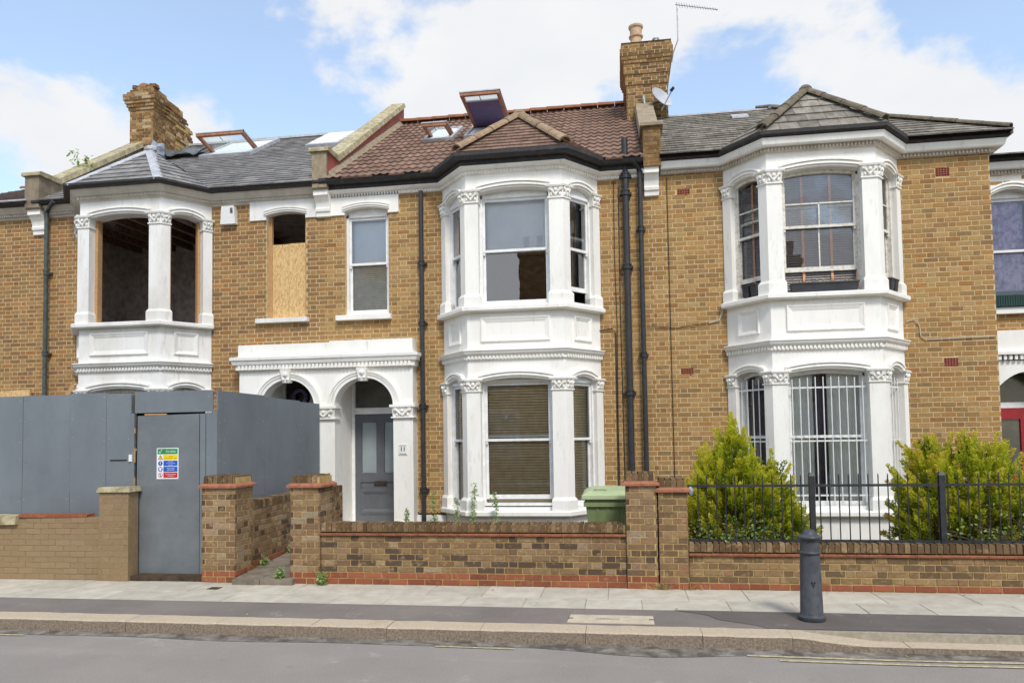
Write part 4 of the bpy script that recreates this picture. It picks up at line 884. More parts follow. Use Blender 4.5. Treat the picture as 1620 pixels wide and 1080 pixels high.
# ruined chimney stack on the party wall of 13 and 15
c13 = bpy.data.objects.new('chimney', None); link(c13, h13, (-11.2, 16, 8.5)); c13['label'] = 'half demolished brick chimney stack with crumbling top'
def ruin(i): return (0 if i < 18 else .028*min(4, i-17)) if i < 23 else .10-.05*(i-22)
bud = [300]
for k, (ya, yb, zc) in enumerate(((15.5, 15.95, 27), (15.95, 16.4, 24), (16.4, 16.8, 22), (16.8, 17.0, 20))):
    bb = MB()
    nc = zc
    brick_box(c13, -11.52, -10.9, ya, yb, 8.45, nc, 'brickruin', 'mortG', (lambda i: ruin(i) if True else 0) if k < 2 else (lambda i: random.uniform(-.02, .05)), 'FRL' if k == 0 else 'RLB' if k == 3 else 'RL', 300, budget=bud, jit=.006)
b = MB()
for i in range(26):
    yy = random.uniform(15.5, 17.1); zz = 8.45+.075*(27-(yy-15.5)/1.6*9)+random.uniform(-.03, .05); w = random.uniform(.05, .11); xx = random.uniform(-11.5, -10.95)
    b.hexa([(xx-w, yy-w, zz-.04), (xx+w, yy-w, zz-.04), (xx+w, yy+w, zz-.04), (xx-w, yy+w, zz-.04), (xx-w*.8, yy-w*.9, zz+.05), (xx+w*.9, yy-w*.8, zz+.04), (xx+w*.8, yy+w*.8, zz+.05), (xx-w*.9, yy+w*.8, zz+.05)], random.random())
stuff(b.build('loose_rubble', 'brickruin', c13))
b = MB(); b.lathe([(.14, 0), (.13, .06), (.09, .1), (.03, .12)], (-11.3, 15.75, 10.46), 10); b.build('capped_flue', 'terracotta', c13)
# ---------------- number 11
h11 = thing('terraced_house', 'yellow brick terraced house with grey front door, freshly painted white bay and red-brown pantiled roof', 'house', (-2.4, 12.7, 0), 'terraced houses in the row')
holes11 = [(CX11-1.41, CX11+1.41, -.2, 6.5), (-5.0, -4.16, 4.1, 6.12), (-5.295, -3.956, 6.0, 6.5), (PW2, -3.65, -.2, 3.6), (-3.66, -3.1, -.2, .5)]
facade(h11, PW2, PW3, holes11, 'brick11', cx=CX11)
bo11, F11, OP11, path11, ST = bay(h11, CX11, 'white')
eaves(h11, [(PW2, YF)]+path11+[(PW3-.14, YF)], 11, ['white'])
lintel(h11, -5.295, -3.956, -5.0, -4.16, 6.07, .06, 6.44, 'white')
b = MB(); b.fbox(FW, -5.155, -4.1, -.1, .1, 4.02, 4.11); b.build('sill', 'white', h11)
b = MB(); b.fbox(FW, -3.66, -3.12, -.2, .03, -.1, .44); b.build('plinth', 'white', h11)
sash(h11, FW, -5.0, -4.16, 4.11, 6.02, .08, zm=5.09, gl=('glass', 'glass'), blind=((5.1, 6.0, 'blindw', .028, 1.42, .034), (4.15, 5.08, 'blindb', .036, 1.0, .036)))
z = ST['u']
sash(h11, F11[1][0], OP11[1][0], OP11[1][1], 4.05, 5.99, .12, zm=5.03, gl=('glass', 'glasshi'), blind=((5.04, 5.97, 'blindw', .03, 1.42, .036),))
for i in (0, 2): sash(h11, F11[i][0], OP11[i][0], OP11[i][1], 4.05, 5.97, .05, zm=5.03, raised=.0 if i == 0 else .22, gl=('glasshi', 'glasshi'))
b = MB(); b.fbox(F11[1][0], OP11[1][0], OP11[1][1], -.22, -.09, .58, .66); b.build('window_board', 'frame', h11)
sash(h11, F11[1][0], OP11[1][0], OP11[1][1], .66, 2.80, .12, zm=1.77, raised=.06, gl=('glass', 'glass'), blind=((.74, 2.72, 'blindb', .047, .95, .046),))
for i in (0, 2): sash(h11, F11[i][0], OP11[i][0], OP11[i][1], .60, 2.78, .05, zm=1.77, blind=((.70, 2.72, 'blindb', .047, .95, .046),))
b = MB()
for k in range(6):
    t = math.pi*k/6; b.hexa([tuple(F11[1][0].pt(.62+math.cos(t+s)*rr, -.2, 2.16+math.sin(t+s)*rr)) for s, rr in ((0, .06), (.25, .02), (math.pi, .06), (math.pi+.25, .02))]+[tuple(F11[1][0].pt(.62+math.cos(t+s)*rr, -.195, 2.16+math.sin(t+s)*rr)) for s, rr in ((0, .06), (.25, .02), (math.pi, .06), (math.pi+.25, .02))])
b.build('paper_snowflake', 'swhite', h11)
room(h11, PW2+.15, PW3-.15, 12.96, 16.6, 3.6, 6.32, 'room'); room(h11, PW2+.15, PW3-.15, 13.5, 16.6, .2, 3.3, 'room')
r11 = bpy.data.objects.new('roof', None); link(r11, h11, (-2.4, 14, 6.6)); zr11 = lambda y: 6.60+(y-12.42)*T11
roof(r11, [(-5.25, 12.42, 6.60), (.5, 12.42, 6.60), (.5, 17.1, zr11(17.1)), (-5.25, 17.1, zr11(17.1))], .345, .30, 'pantile', 'wave', 300, 'roof_tile', wave=.023)
bay_roof(r11, CX11, 13.0, 7.76, T11, 'pantile', 'slate', .145, .2, 'ridge', .115, 'roof_tile', ez=6.66, nobj=60)
ridge_tiles(r11, (-5.25, 17.1, zr11(17.1)+.06), (.45, 17.1, zr11(17.1)+.06), .13, 'ridgered')
rooflight(r11, -3.11, -2.28, 14.9, 16.2, T11, (14.2, 8.86), (15.75, 8.83), blind=.3)
rooflight(r11, -4.0, -3.47, 14.85, 15.85, T11, (14.5, 8.42), (15.2, 8.44))
for px, zb, zt, r_, col_ in ((.185, .75, 7.02, .055, (6.35, 6.05, 4.75, 2.55, 1.0)), (.435, .75, 6.42, .042, (5.4, 3.2)), (-3.507, .2, 6.33, .042, (5.0, 3.9, 2.4, .9))): pipe(h11, px, YF-.1, zb, zt, r_, 'black', col_)
b = MB(); b.tube([(.435, YF-.1, 6.4), (.4, YF-.16, 6.5), (.3, YF-.26, 6.56)], .042, 10); b.build('gutter_outlet', 'black', h11, smooth=True)
wire(h11, [(-.02, YF-.02, 6.3), (-.03, YF-.015, 5.0), (-.01, YF-.02, 3.75), (-.03, YF-.015, 2.0), (-.02, YF-.02, .5)])
wire(h11, [(.06, YF-.02, 6.2), (.05, YF-.015, 4.0), (.07, YF-.02, .5)], .008)
wire(h11, [(-.32, YF-.02, 3.66), (-.1, YF-.03, 3.68), (-.04, YF-.02, 3.6), (-.05, YF-.02, .6)], .01)
carcass(h11, PW2, PW3, ridge=(17.1, zr11(17.1)))
# ---------------- number 9
XR9 = 6.1
h9 = thing('terraced_house', 'yellow brick house with barred ground floor bay windows and hipped brown slate roof', 'house', (3.3, 12.7, 0), 'terraced houses in the row')
AB = [(1.075, 1.29, 5.96, 6.10), (5.27, 5.485, 6.02, 6.16), (1.06, 1.275, 2.82, 2.96), (5.28, 5.495, 2.86, 3.0)]
facade(h9, PW3, XR9, [(CX9-1.41, CX9+1.41, -.2, 6.5)]+AB, 'brick9', cx=CX9)
for (xa, xb, za, zb) in AB:
    b = MB(); b.fbox(FW, xa, xb, -.1, -.02, za, zb)
    for i in range(6): b.fbox(FW, xa+(xb-xa)*i/5-.006 if i else xa, min(xb, xa+(xb-xa)*i/5+.006), -.1, -.001, za, zb)
    for i in range(5): b.fbox(FW, xa, xb, -.1, -.0015, max(za, za+(zb-za)*i/4-.006), min(zb, za+(zb-za)*i/4+.006))
    b.build('air_brick', 'airbrick', h9)
b = MB(); b.box(XR9-.2, XR9, 12.72, 21, -.1, 6.42); b.build('side_wall', 'brick9', h9)
bo9, F9, OP9, path9, ST = bay(h9, CX9, 'white')
eaves(h9, [(PW3+.16, YF)]+path9+[(XR9, YF), (XR9, 16.)], 9, ['white'])
bracket(h9, PW3, 'white', .125)
room(h9, PW3+.15, XR9-.2, 12.96, 16.6, 3.6, 6.32, 'room'); room(h9, PW3+.15, XR9-.2, 12.96, 16.6, .2, 3.3, 'room')
f1, a0, a1 = F9[1][0], OP9[1][0], OP9[1][1]
W9 = sash(h9, f1, a0, a1, 4.05, 6.0, .12, 'frameold', zm=5.15, raised=.33, gl=('glassmid', 'glassmid'), arch=(ST['u']['zs'], .06), bars=(5.53,), vbar=(a0+a1)/2, blind=((4.12, 6.02, 'blindd', .04, .95, .04),))
for k in (.3, .66, .97):
    b = MB(); am = a0+(a1-a0)*k; b.fbox(f1, am-.02, am+.02, -.238, -.232, 4.1, 6.0); b.build('blind_tape', 'tape', W9)
for i in (0, 2):
    fr = F9[i][0]; Wc = sash(h9, fr, OP9[i][0], OP9[i][1], 4.05, 6.0, .06, 'frameold', zm=5.1, raised=.25, gl=('glass', 'glass'), arch=(ST['u']['zs'], .07), bars=(5.53,), blind=((4.12, 6.0, 'blindd', .04, .95, .04),))
    b = MB(); am = (OP9[i][0]+OP9[i][1])/2; b.fbox(fr, am-.02, am+.02, -.178, -.172, 4.1, 6.0); b.build('blind_tape', 'tape', Wc)
G9 = sash(h9, f1, a0, a1, .6, 2.78, .14, 'frame', zm=1.75, gl=('glass', 'glass'), arch=(ST['g']['zs'], .06))
curtain(G9, f1, a0+.05, a0+.44, .65, 2.8, -.275, 'cream', 4, .013); curtain(G9, f1, a0+.4, a1-.5, .65, 2.8, -.33, 'purple', 3, .02); curtain(G9, f1, a1-.56, a1-.05, .65, 2.8, -.275, 'cream', 5, .013)
for i in (0, 2):
    Wc = sash(h9, F9[i][0], OP9[i][0], OP9[i][1], .6, 2.76, .14, 'frame', zm=1.75, arch=(ST['g']['zs'], .07)); curtain(Wc, F9[i][0], OP9[i][0]+.05, OP9[i][1]-.05, .65, 2.75, -.32, 'cream' if i else 'purple', 4)
def grille(fr, a0, a1, nb, z0=.72, z1=2.66):
    g = None
    for z in (z0+.1, 1.68, z1-.13):
        b = MB(); b.fbox(fr, a0-.03, a1+.03, -.07, -.055, z-.012, z+.012); o = b.build('security_grille' if g is None else 'crossbar', 'plastic', h9 if g is None else g); g = g or o
    for k in range(nb):
        b = MB(); a = a0+(a1-a0)*(k+.5)/nb; b.tube([fr.pt(a, -.048, z0), fr.pt(a, -.048, z1+.04*math.sin(math.pi*(k+.5)/nb))], .009, 6); b.build('bar', 'plastic', g)
grille(f1, a0+.02, a1-.02, 10)
for i in (0, 2): grille(F9[i][0], OP9[i][0], OP9[i][1], 5)
zr9 = lambda y: 6.62+(y-12.40)*T9
r9 = bpy.data.objects.new('roof', None); link(r9, h9, (3.3, 14, 6.6)); hx = 6.33; HP = Vector((4.74, 13.91, 7.6)); k9 = (15.35-12.40)/(13.91-12.40); HT = Vector((hx+(4.74-hx)*k9, 15.35, zr9(15.35)))
roof(r9, [(.78, 12.40, 6.62), (hx, 12.40, 6.62), tuple(HT), (.78, 15.35, zr9(15.35))], .19, .3, 'slate9', nobj=300)
b = MB(); b.extrude([(hx, 12.40, 6.60), (hx, 18, 6.60), (HT.x, 15.35, HT.z)], (0, 0, -.05)); b.build('end_slope', 'slate9', r9)
b = MB(); b.box(.8, HT.x+.1, 15.33, 20, HT.z-.12, HT.z+.03); b.build('flat_roof', 'lead', r9)
ridge_tiles(r9, (hx-.02, 12.42, 6.66), HT+Vector((0, 0, .05)), .085, 'ridge9'); ridge_tiles(r9, (HT.x, 15.4, HT.z+.06), (2.95, 15.4, HT.z+.06), .085, 'ridge9')
bay_roof(r9, CX9, 12.74, 7.66, T9, 'slate9', 'slate', .26, .3, 'ridge9', .1, 'slate', ez=6.63)
b = MB(); b.hexa([(2.36, 14.68, zr9(14.68)+.02), (2.68, 14.68, zr9(14.68)+.02), (2.68, 14.9, zr9(14.9)+.02), (2.36, 14.9, zr9(14.9)+.02), (2.36, 14.68, zr9(14.68)+.06), (2.68, 14.68, zr9(14.68)+.06), (2.68, 14.9, zr9(14.9)+.05), (2.36, 14.9, zr9(14.9)+.05)]); b.build('vent_tile', 'lead', r9)
wire(h9, [(1.55, YF-.02, 3.72), (1.72, YF-.03, 3.76), (1.78, YF-.03, 3.9), (1.74, YF-.1, 4.0)], .012, 'wcable'); wire(h9, [(.5, YF-.02, 3.7), (1.0, YF-.02, 3.66), (1.55, YF-.02, 3.72)], .007)
wire(h9, [(4.72, YF-.02, 3.62), (4.84, YF-.03, 3.66), (4.92, YF-.02, 3.55), (4.93, YF-.02, 3.38), (5.0, YF-.02, 3.31), (6.05, YF-.02, 3.33)], .008, 'wcable'); wire(h9, [(.9, YF-.012, 6.3), (.91, YF-.012, .6)], .007)
# party parapet and chimney stack between 11 and 9
parapet(h9, .5, .8, 'brickchim', 'cement', T11, ytop=15.3, frontmat=None, nst=1, ztop_off=.3)
ps = bond(0, .26, 6.5, 8); lay(h9, Fr((.52, 12.455), (1, 0), (0, -1)), ps, 'brickchim', 40)
c9 = bpy.data.objects.new('chimney', None); link(c9, h9, (.7, 15.9, 8)); c9['label'] = 'tall corbelled brick chimney stack with buff clay pot'
def corb(i): return [0, 0, 0, 0, 0, 0, 0, 0, 0, 0, 0, 0, 0, 0, 0, .025, .025, .025, .05, .05, .05, .075, .10, .12, .12, .10, .06][min(i, 26)]
brick_box(c9, .29, 1.16, 15.3, 16.5, 8.15, 27, 'brickchim', 'mort', corb, 'FLR', 300, budget=[300], jit=.003)
b = MB(); b.lathe([(.13, 0), (.135, .04), (.115, .08), (.12, .3), (.15, .31), (.155, .34), (.125, .36), (.13, .5), (.155, .52), (.16, .56), (.13, .56), (.12, .4)], (.53, 15.6, 10.15), 18); b.build('chimney_pot', 'pot', c9, smooth=True)
b = MB(); b.lathe([(.07, 0), (.07, .22), (.075, .22), (.075, .25), (.05, .25)], (.95, 15.6, 10.15), 14); b.build('metal_flue', 'metal', c9, smooth=True)
b = MB(); b.extrude([(.2, 15.22, 10.17), (1.25, 15.22, 10.17), (1.1, 15.4, 10.26), (.35, 15.4, 10.26)], (0, 1.2, 0)); b.build('flaunching', 'cement', c9)
carcass(h9, PW3, XR9, ridge=None, yb=20)
# ---------------- neighbours
h15 = thing('terraced_house', 'brick terraced house beyond the grey rendered parapet with the crumbling chimney', 'house', (-12.6, 12.7, 0), 'terraced houses in the row')
facade(h15, -14.5, PW1, [], 'brick13', hid13)
eaves(h15, [(-14.5, YF), (PW1-.14, YF)], 13, ['stone'])
r15 = bpy.data.objects.new('roof', None); link(r15, h15, (-12.6, 14, 6.6))
roof(r15, [(-14.5, 12.42, 6.6), (-11.5, 12.42, 6.6), (-11.5, 15.6, 6.6+3.18*.47), (-14.5, 15.6, 6.6+3.18*.47)], .22, .3, 'slate15', nobj=120)
ridge_tiles(r15, (-14.5, 15.6, 8.13), (-11.55, 15.6, 8.13), .1, 'ridgered'); b = MB(); b.sweep([(-14.5, YF), (-11.45, YF)], [(.1, 6.61), (.3, 6.61), (.3, 6.64), (.1, 6.66)]); b.build('lead_apron', 'lead', r15)
YN = 13.85
h7 = thing('terraced_house', 'set back house at the row end with red front door and lilac curtain', 'house', (7.5, YN, 0), 'terraced houses in the row')
FN = Fr((0, YN), (1, 0), (0, -1)); hN = [(6.55, 7.45, 3.95, 6.2), (6.4, 8.3, -.2, 3.45)]
b = MB(); sheet(b, FN, XR9, 9.5, -.1, 6.45, hN); w7 = b.build('wall', 'mort', h7); lay(w7, FN, bond(XR9, 9.5, -.02, 78, hN, course=.0825, h=.0695, stretcher=.226, header=.107), 'brick9', 200)
b = MB(); arch_panel(b, FN, 0, 6.62, 7.3, 5.98, .1, 6.42, .2); b.fbox(FN, 6.3, 6.62, -.2, .03, 5.98, 6.42); b.fbox(FN, 7.3, 7.6, -.2, .03, 5.98, 6.42); ln = b.build('lintel', 'white', h7); hood(Fr((0, YN-.03), (1, 0), (0, -1)), 6.62, 7.3, 5.98, .1, 'white', ln)
b = MB(); b.fbox(FN, 6.45, 7.5, -.1, .1, 3.85, 3.96); b.build('sill', 'white', h7)
b = MB(); b.fbox(FN, 6.5, 7.45, -.02, .14, 3.97, 4.17)
for i in range(24): b.fbox(FN, 6.5+i*.04, 6.515+i*.04, .14, .15, 3.98, 4.16)
tag(b.build('planter_box', 'greenbox'), 'dark green ribbed window box on the sill below the lilac curtain', 'planter')
W7 = sash(h7, FN, 6.6, 7.32, 3.96, 6.0, .08, 'frame', zm=5.0); curtain(W7, FN, 6.66, 7.26, 4.3, 5.95, -.22, 'lilac', 5, .015)
room(h7, 6.3, 9.2, 14.1, 17, 3.5, 6.4, 'room'); room(h7, 6.3, 9.2, 14.6, 17, .1, 3.3, 'room')
b = MB(); b.fbox(FN, 6.2, 8.4, -.1, .12, 3.15, 3.55); b.fbox(FN, 6.2, 6.42, -.3, .1, -.1, 2.3); arch_panel(b, Fr((0, YN-.1), (1, 0), (0, -1)), 8.3, 6.40, 7.72, 2.32, .5, 3.02, .3, 18); po7 = b.build('porch', 'white', h7)
b = MB(); dentils(b, [(6.2, YN-.12), (8.4, YN-.12)], 0, .05, 3.03, 3.12, .05, .085); b.fbox(FN, 6.15, 8.4, -.1, .2, 3.12, 3.17); stuff(b.build('dentil_course', 'white', po7))
FD = Fr((0, YN+.32), (1, 0), (0, -1)); b = MB(); b.fbox(FD, 6.3, 8.3, -.1, 0, 2.2, 2.3); b.build('transom', 'frame', h7); b = MB(); b.fbox(FD, 6.4, 7.7, -.06, -.05, 2.3, 3.0); b.build('fanlight', 'fan', h7)
b = MB()
for (xa, xb, za, zb) in ((6.42, 6.72, .1, 2.2), (7.12, 7.3, .1, 2.2), (7.62, 7.7, .1, 2.2), (6.72, 7.12, 2.0, 2.2), (6.72, 7.12, .1, 1.0), (7.3, 7.62, .1, 1.0), (7.3, 7.62, 2.0, 2.2)): b.fbox(FD, xa, xb, -.05, 0, za, zb)
d7 = b.build('front_door', 'reddoor', h7)
for xa, xb in ((6.72, 7.12), (7.3, 7.62)): b = MB(); b.fbox(FD, xa, xb, -.04, -.03, 1.0, 2.0); b.build('pane', 'fan', d7)
eaves(h7, [(XR9+.02, YN), (9.5, YN)], 9, ['white'])
r7 = bpy.data.objects.new('roof', None); link(r7, h7, (7.5, 15, 6.6)); roof(r7, [(6.0, YN-.3, 6.62), (9.5, YN-.3, 6.62), (9.5, 16.2, 7.35), (6.0, 16.2, 7.35)], .24, .3, 'slate9', nobj=80)
# ---------------- opposite terrace, seen only in the window glass
def opposite(cx, lab):
    h = thing('opposite_house', lab, 'house', (cx, -8, 0), 'houses across the street'); b = MB(); b.box(cx-3.2, cx+3.2, -14, -8, -.1, 6.4); b.build('wall', 'brick13', h)
    b = MB(); b.extrude([(cx-3.2, -7.7, 6.4), (cx-3.2, -11, 8.6), (cx-3.2, -14.3, 6.4)], (6.4, 0, 0)); b.build('roof', 'slate', h)
    for wx, wz, ww, wh in ((-1.6, 1.0, 1.9, 1.9), (-1.6, 4.0, 1.9, 1.9), (1.7, 4.0, 1.0, 1.9), (1.7, .1, 1.0, 2.4)):
        b = MB(); b.box(cx+wx-ww/2-.15, cx+wx+ww/2+.15, -8.0, -7.94, wz-.1, wz+wh+.2); w = b.build('window', 'white', h); b = MB(); b.box(cx+wx-ww/2, cx+wx+ww/2, -7.94, -7.93, wz, wz+wh); b.build('pane', 'frost', w)
    return h
for cx, pots in ((-10.4, 0), (-4.0, 1), (2.4, 0), (8.8, 1)):
    h = opposite(cx, 'brick house with two-pot chimney across the street, mirrored in the windows' if pots else 'brick house without chimney across the street, mirrored in the windows')
    if pots:
        b = MB(); x = cx-.0 if cx < 0 else 7.7; b.box(x-.69, x+.69, -10.8, -10.02, 7.6, 10.0 if cx > 0 else 10.9); b.box(x-.8, x+.8, -10.9, -9.9, 9.6 if cx > 0 else 10.6, 9.8 if cx > 0 else 10.8); c = b.build('chimney', 'brickchim', h); lay(c, Fr((x+.7, -10.0), (-1, 0), (0, 1)), bond(0, 1.4, 7.9, 22 if cx > 0 else 35), 'brickchim', 0, depth=.03)
        for dx in (-.35, .3): b = MB(); b.lathe([(.16, 0), (.13, .1), (.14, .6), (.17, .65), (.17, .7)], (x+dx, -10.4, 10.0 if cx > 0 else 10.9), 12); b.build('chimney_pot', 'terracotta', c)
# ------------------------------------------------------------------ shared portico
YP = 12.45; FP = Fr((0, YP), (1, 0), (0, -1))
po = thing('portico', 'white double-arched porch with dentilled cornice over the two front doors', 'porch', (-5.3, 12.45, 0))
AR = [(-6.535, -5.505), (-5.115, -4.015)]; ZS, RISE = 2.43, .5
def ell(a, a0, a1): 
    t = (2*a-a0-a1)/(a1-a0); return ZS+RISE*math.sqrt(max(0, 1-t*t))
b = MB(); b.fbox(FP, -6.97, AR[0][0], -.27, 0, -.1, 3.2); b.fbox(FP, AR[0][1], AR[1][0], -.9, 0, -.1, 3.2); b.fbox(FP, AR[1][1], -3.65, -.27, 0, -.1, 3.2)
for a0, a1 in AR:
    n = 24
    for i in range(n):
        ta, tb = math.pi*i/n, math.pi*(i+1)/n; p, q = (a0+a1)/2-(a1-a0)/2*math.cos(ta), (a0+a1)/2-(a1-a0)/2*math.cos(tb); zp, zq = ZS+RISE*math.sin(ta), ZS+RISE*math.sin(tb)
        b.hexa([FP.pt(p, -.27, zp), FP.pt(q, -.27, zq), FP.pt(q, 0, zq), FP.pt(p, 0, zp), FP.pt(p, -.27, 3.2), FP.pt(q, -.27, 3.2), FP.pt(q, 0, 3.2), FP.pt(p, 0, 3.2)])
b.build('arcade', 'white', po)
b = MB(); b.fbox(FP, -6.98, -5.2, -.24, .03, 3.36, 3.59); b.fbox(FP, -5.2, -3.64, -.24, .034, 3.36, 3.615); b.build('blocking_course', 'white', po)
b = MB(); b.sweep([(-6.97, 12.69), (-6.97, YP), (-3.65, YP), (-3.65, 12.69)], [(0, 3.10), (.02, 3.10), (.02, 3.12), (.05, 3.125), (.05, 3.215), (.09, 3.22), (.11, 3.28), (.13, 3.3), (.135, 3.35), (0, 3.385)]); cn = b.build('cornice', 'white', po)
b = MB(); dentils(b, [(-6.97, YP), (-3.65, YP)], .048, .085, 3.125, 3.205, .045, .072); stuff(b.build('dentil_course', 'white', cn))
for a0, a1 in AR:    # archivolts, keystones, capitals
    am, hw = (a0+a1)/2, (a1-a0)/2; b = MB(); n = 28
    for (d0, d1, o) in ((0, .06, .02), (.06, .10, .035), (.10, .13, .05)):
        for i in range(n):
            ta, tb = math.pi*i/n, math.pi*(i+1)/n; P = lambda t, d, oo: FP.pt(am-(hw+d)*math.cos(t), oo, ZS+(RISE+d)*math.sin(t))
            b.hexa([P(ta, d0, 0), P(tb, d0, 0), P(tb, d0, o), P(ta, d0, o), P(ta, d1, 0), P(tb, d1, 0), P(tb, d1, o), P(ta, d1, o)])
    b.build('archivolt', 'white', po)
    b = MB(); b.hexa([FP.pt(am-.065, -.05, 2.87), FP.pt(am+.065, -.05, 2.87), FP.pt(am+.065, .08, 2.87), FP.pt(am-.065, .08, 2.87), FP.pt(am-.1, -.05, 3.11), FP.pt(am+.1, -.05, 3.11), FP.pt(am+.1, .115, 3.11), FP.pt(am-.1, .115, 3.11)]); b.blob(FP.pt(am, .1, 3.02), .05, .04, .05); b.blob(FP.pt(am-.04, .09, 2.93), .025, .03, .03); b.blob(FP.pt(am+.04, .09, 2.93), .025, .03, .03); b.build('keystone', 'white', po)
for x0, x1 in ((-6.97, -6.535), (-5.505, -5.115), (-4.015, -3.65)):
    b = MB(); b.fbox(FP, x0-.03, x1+.03, -.2, .045, 2.19, 2.215); b.hexa([FP.pt(x0, -.2, 2.215), FP.pt(x1, -.2, 2.215), FP.pt(x1, .02, 2.215), FP.pt(x0, .02, 2.215), FP.pt(x0-.02, -.2, 2.385), FP.pt(x1+.02, -.2, 2.385), FP.pt(x1+.02, .05, 2.385), FP.pt(x0-.02, .05, 2.385)]); b.fbox(FP, x0-.05, x1+.05, -.2, .075, 2.385, 2.43)
    carved(b, FP, x0+.02, x1-.02, 2.215, 2.385, .03); b.build('capital', 'white', po)
    b = MB(); b.fbox(FP, x0-.001, x1+.001, -.2, .02, .0, .35); b.build('pilaster_base', 'white', po)
# recess behind the arches and the two doors
YD = 13.3; FDr = Fr((0, YD), (1, 0), (0, -1))
b = MB(); b.box(-4.03, -3.9, 12.72, YD+.1, -.1, 3.2); b.box(-6.7, -6.52, 12.72, YD+.1, -.1, 3.2); b.box(-6.7, -3.9, 12.72, YD+.1, 3.0, 3.2); b.box(-6.7, -3.9, YD+.06, YD+.2, -.1, 3.2); b.box(-6.6, -4.0, 12.3, YD+.1, -.1, .2); b.build('recess', 'white', po)
def front_door(house, x0, x1, mat, glassmat, fan, z0=.22, z1=2.29):
    b = MB(); b.fbox(FDr, x0-.06, x0, -.06, .03, z0, 3.0); b.fbox(FDr, x1, x1+.05, -.06, .03, z0, 3.0); b.fbox(FDr, x0, x1, -.06, .035, z1+.01, z1+.13); b.fbox(FDr, x0, x1, -.06, .05, z1+.075, z1+.1); fr_ = b.build('door_frame', 'frame', house)
    b = MB(); b.fbox(FDr, x0, x1, -.05, -.04, z1+.13, 3.0); b.build('fanlight', fan, fr_)
    xm = (x0+x1)/2; st = .1; b = MB()
    for (xa, xb, za, zb) in ((x0, x0+st, z0, z1), (x1-st, x1, z0, z1), (xm-.05, xm+.05, z0+.93, z1-.12), (x0+st, x1-st, z1-.12, z1), (x0+st, x1-st, z0+.78, z0+.93), (x0+st, x1-st, z0, z0+.2)): b.fbox(FDr, xa, xb, -.05, 0, za, zb)
    b.fbox(FDr, x0+st, x1-st, -.045, -.02, z0+.2, z0+.8)
    d = b.build('front_door', mat, house)
    for xa, xb in ((x0+st, xm-.05), (xm+.05, x1-st)):
        b = MB(); b.fbox(FDr, xa, xb, -.035, -.028, z0+.93, z1-.12); b.build('pane', glassmat, d); panel_moulding(Fr((0, YD+.028), (1, 0), (0, -1)), xa, xb, z0+.93, z1-.12, mat, d, .03, .03)
    panel_moulding(Fr((0, YD+.02), (1, 0), (0, -1)), x0+st, x1-st, z0+.2, z0+.62, mat, d, .07, .035); b = MB(); b.fbox(FDr, x0+st, x1-st, -.02, .012, z0+.62, z0+.65); b.fbox(FDr, x0+st, x1-st, -.02, .012, z0+.17, z0+.2); b.build('door_rail', mat, d)
    b = MB(); b.fbox(FDr, xm-.13, xm+.13, 0, .008, z0+.72, z0+.8); b.fbox(FDr, xm-.1, xm+.1, .008, .014, z0+.735, z0+.785); b.build('letter_plate', 'bronze', d)
    return d
front_door(h11, -5.05, -4.05, 'doorgrey', 'frost', 'fan'); front_door(h13, -6.48, -5.55, 'fandark', 'frost', 'fandark')
text('house_number', '13', .17, (-5.80, YD-.005, 2.58), 'gold', h13, .003)
b = MB(); pts = [Vector((-6.17+.13*math.cos(t), YD-.02, 2.66+.13*math.sin(t))) for t in (2*math.pi*k/20 for k in range(21))]; b.tube(pts, .035, 7); 
for k in range(26): t = random.uniform(0, 6.28); b.blob((-6.17+.13*math.cos(t), YD-.03+random.uniform(-.03, .02), 2.66+.13*math.sin(t)), .022, .022, .022, 6, 4)
tag(b.build('door_wreath', 'velux'), 'dark wreath hung in the fanlight beside the gold number', 'wreath')
pl = thing('number_plaque', 'small white house number plaque with black numerals on the porch pilaster', 'plaque', (-3.84, YP-.02, 1.55)); b = MB(); b.fbox(FP, -3.92, -3.76, .0, .012, 1.53, 1.71); b.build('plate', 'plastic', pl); text('numerals', '11', .105, (-3.84, YP-.0135, 1.63), 'sblack', pl, .001, bold=.002)
b = MB(); b.fbox(FP, -3.905, -3.775, .012, .0135, 1.545, 1.555); b.fbox(FP, -3.905, -3.775, .012, .0135, 1.692, 1.70); b.build('border', 'sblack', pl)
# ------------------------------------------------------------------ hoarding
YH = 9.0; FH = Fr((0, YH), (1, 0), (0, -1)); XH = -5.35
ho = thing('hoarding', 'blue-grey painted plywood hoarding with a door, wrapped round the front of the repaired house', 'hoarding', (-7.5, 9.0, 0))
for x0, x1, z0, z1 in ((-10.6, -9.5, 0, 2.5), (-9.5, -8.302, 0, 2.495), (-8.298, -7.56, 1.15, 2.5), (-8.298, -7.56, 0, 1.145), (-7.556, -7.007, 0, 2.51), (-7.003, -6.63, 0, 2.505), (-6.572, -5.42, 2.225, 2.51), (-5.52, -5.354, .0, 2.22)):
    b = MB(); j = random.uniform(-.003, .003); b.fbox(FH, x0, x1, -.018, j, z0, z1+random.uniform(-.008, .008)); b.build('plywood_panel', 'hoard', ho)
for x0, x1 in ((-6.626, -6.574), (-5.6, -5.524), (-5.416, -5.354)): b = MB(); b.fbox(FH, x0, x1, -.02, .012, 0, 2.222 if x1 > -5.4 or x1 < -6 else 2.2); b.build('batten', 'hoard', ho)
FS = Fr((XH, YH), (0, 1), (1, 0))
for a0, a1 in ((.0, .1), (.104, 1.3), (1.304, 2.5), (2.504, 3.32)): b = MB(); b.fbox(FS, a0, a1, -.018, random.uniform(-.002, .002), 0, 2.51-.018*a0+random.uniform(-.004, .004)); b.build('plywood_panel', 'hoard', ho)
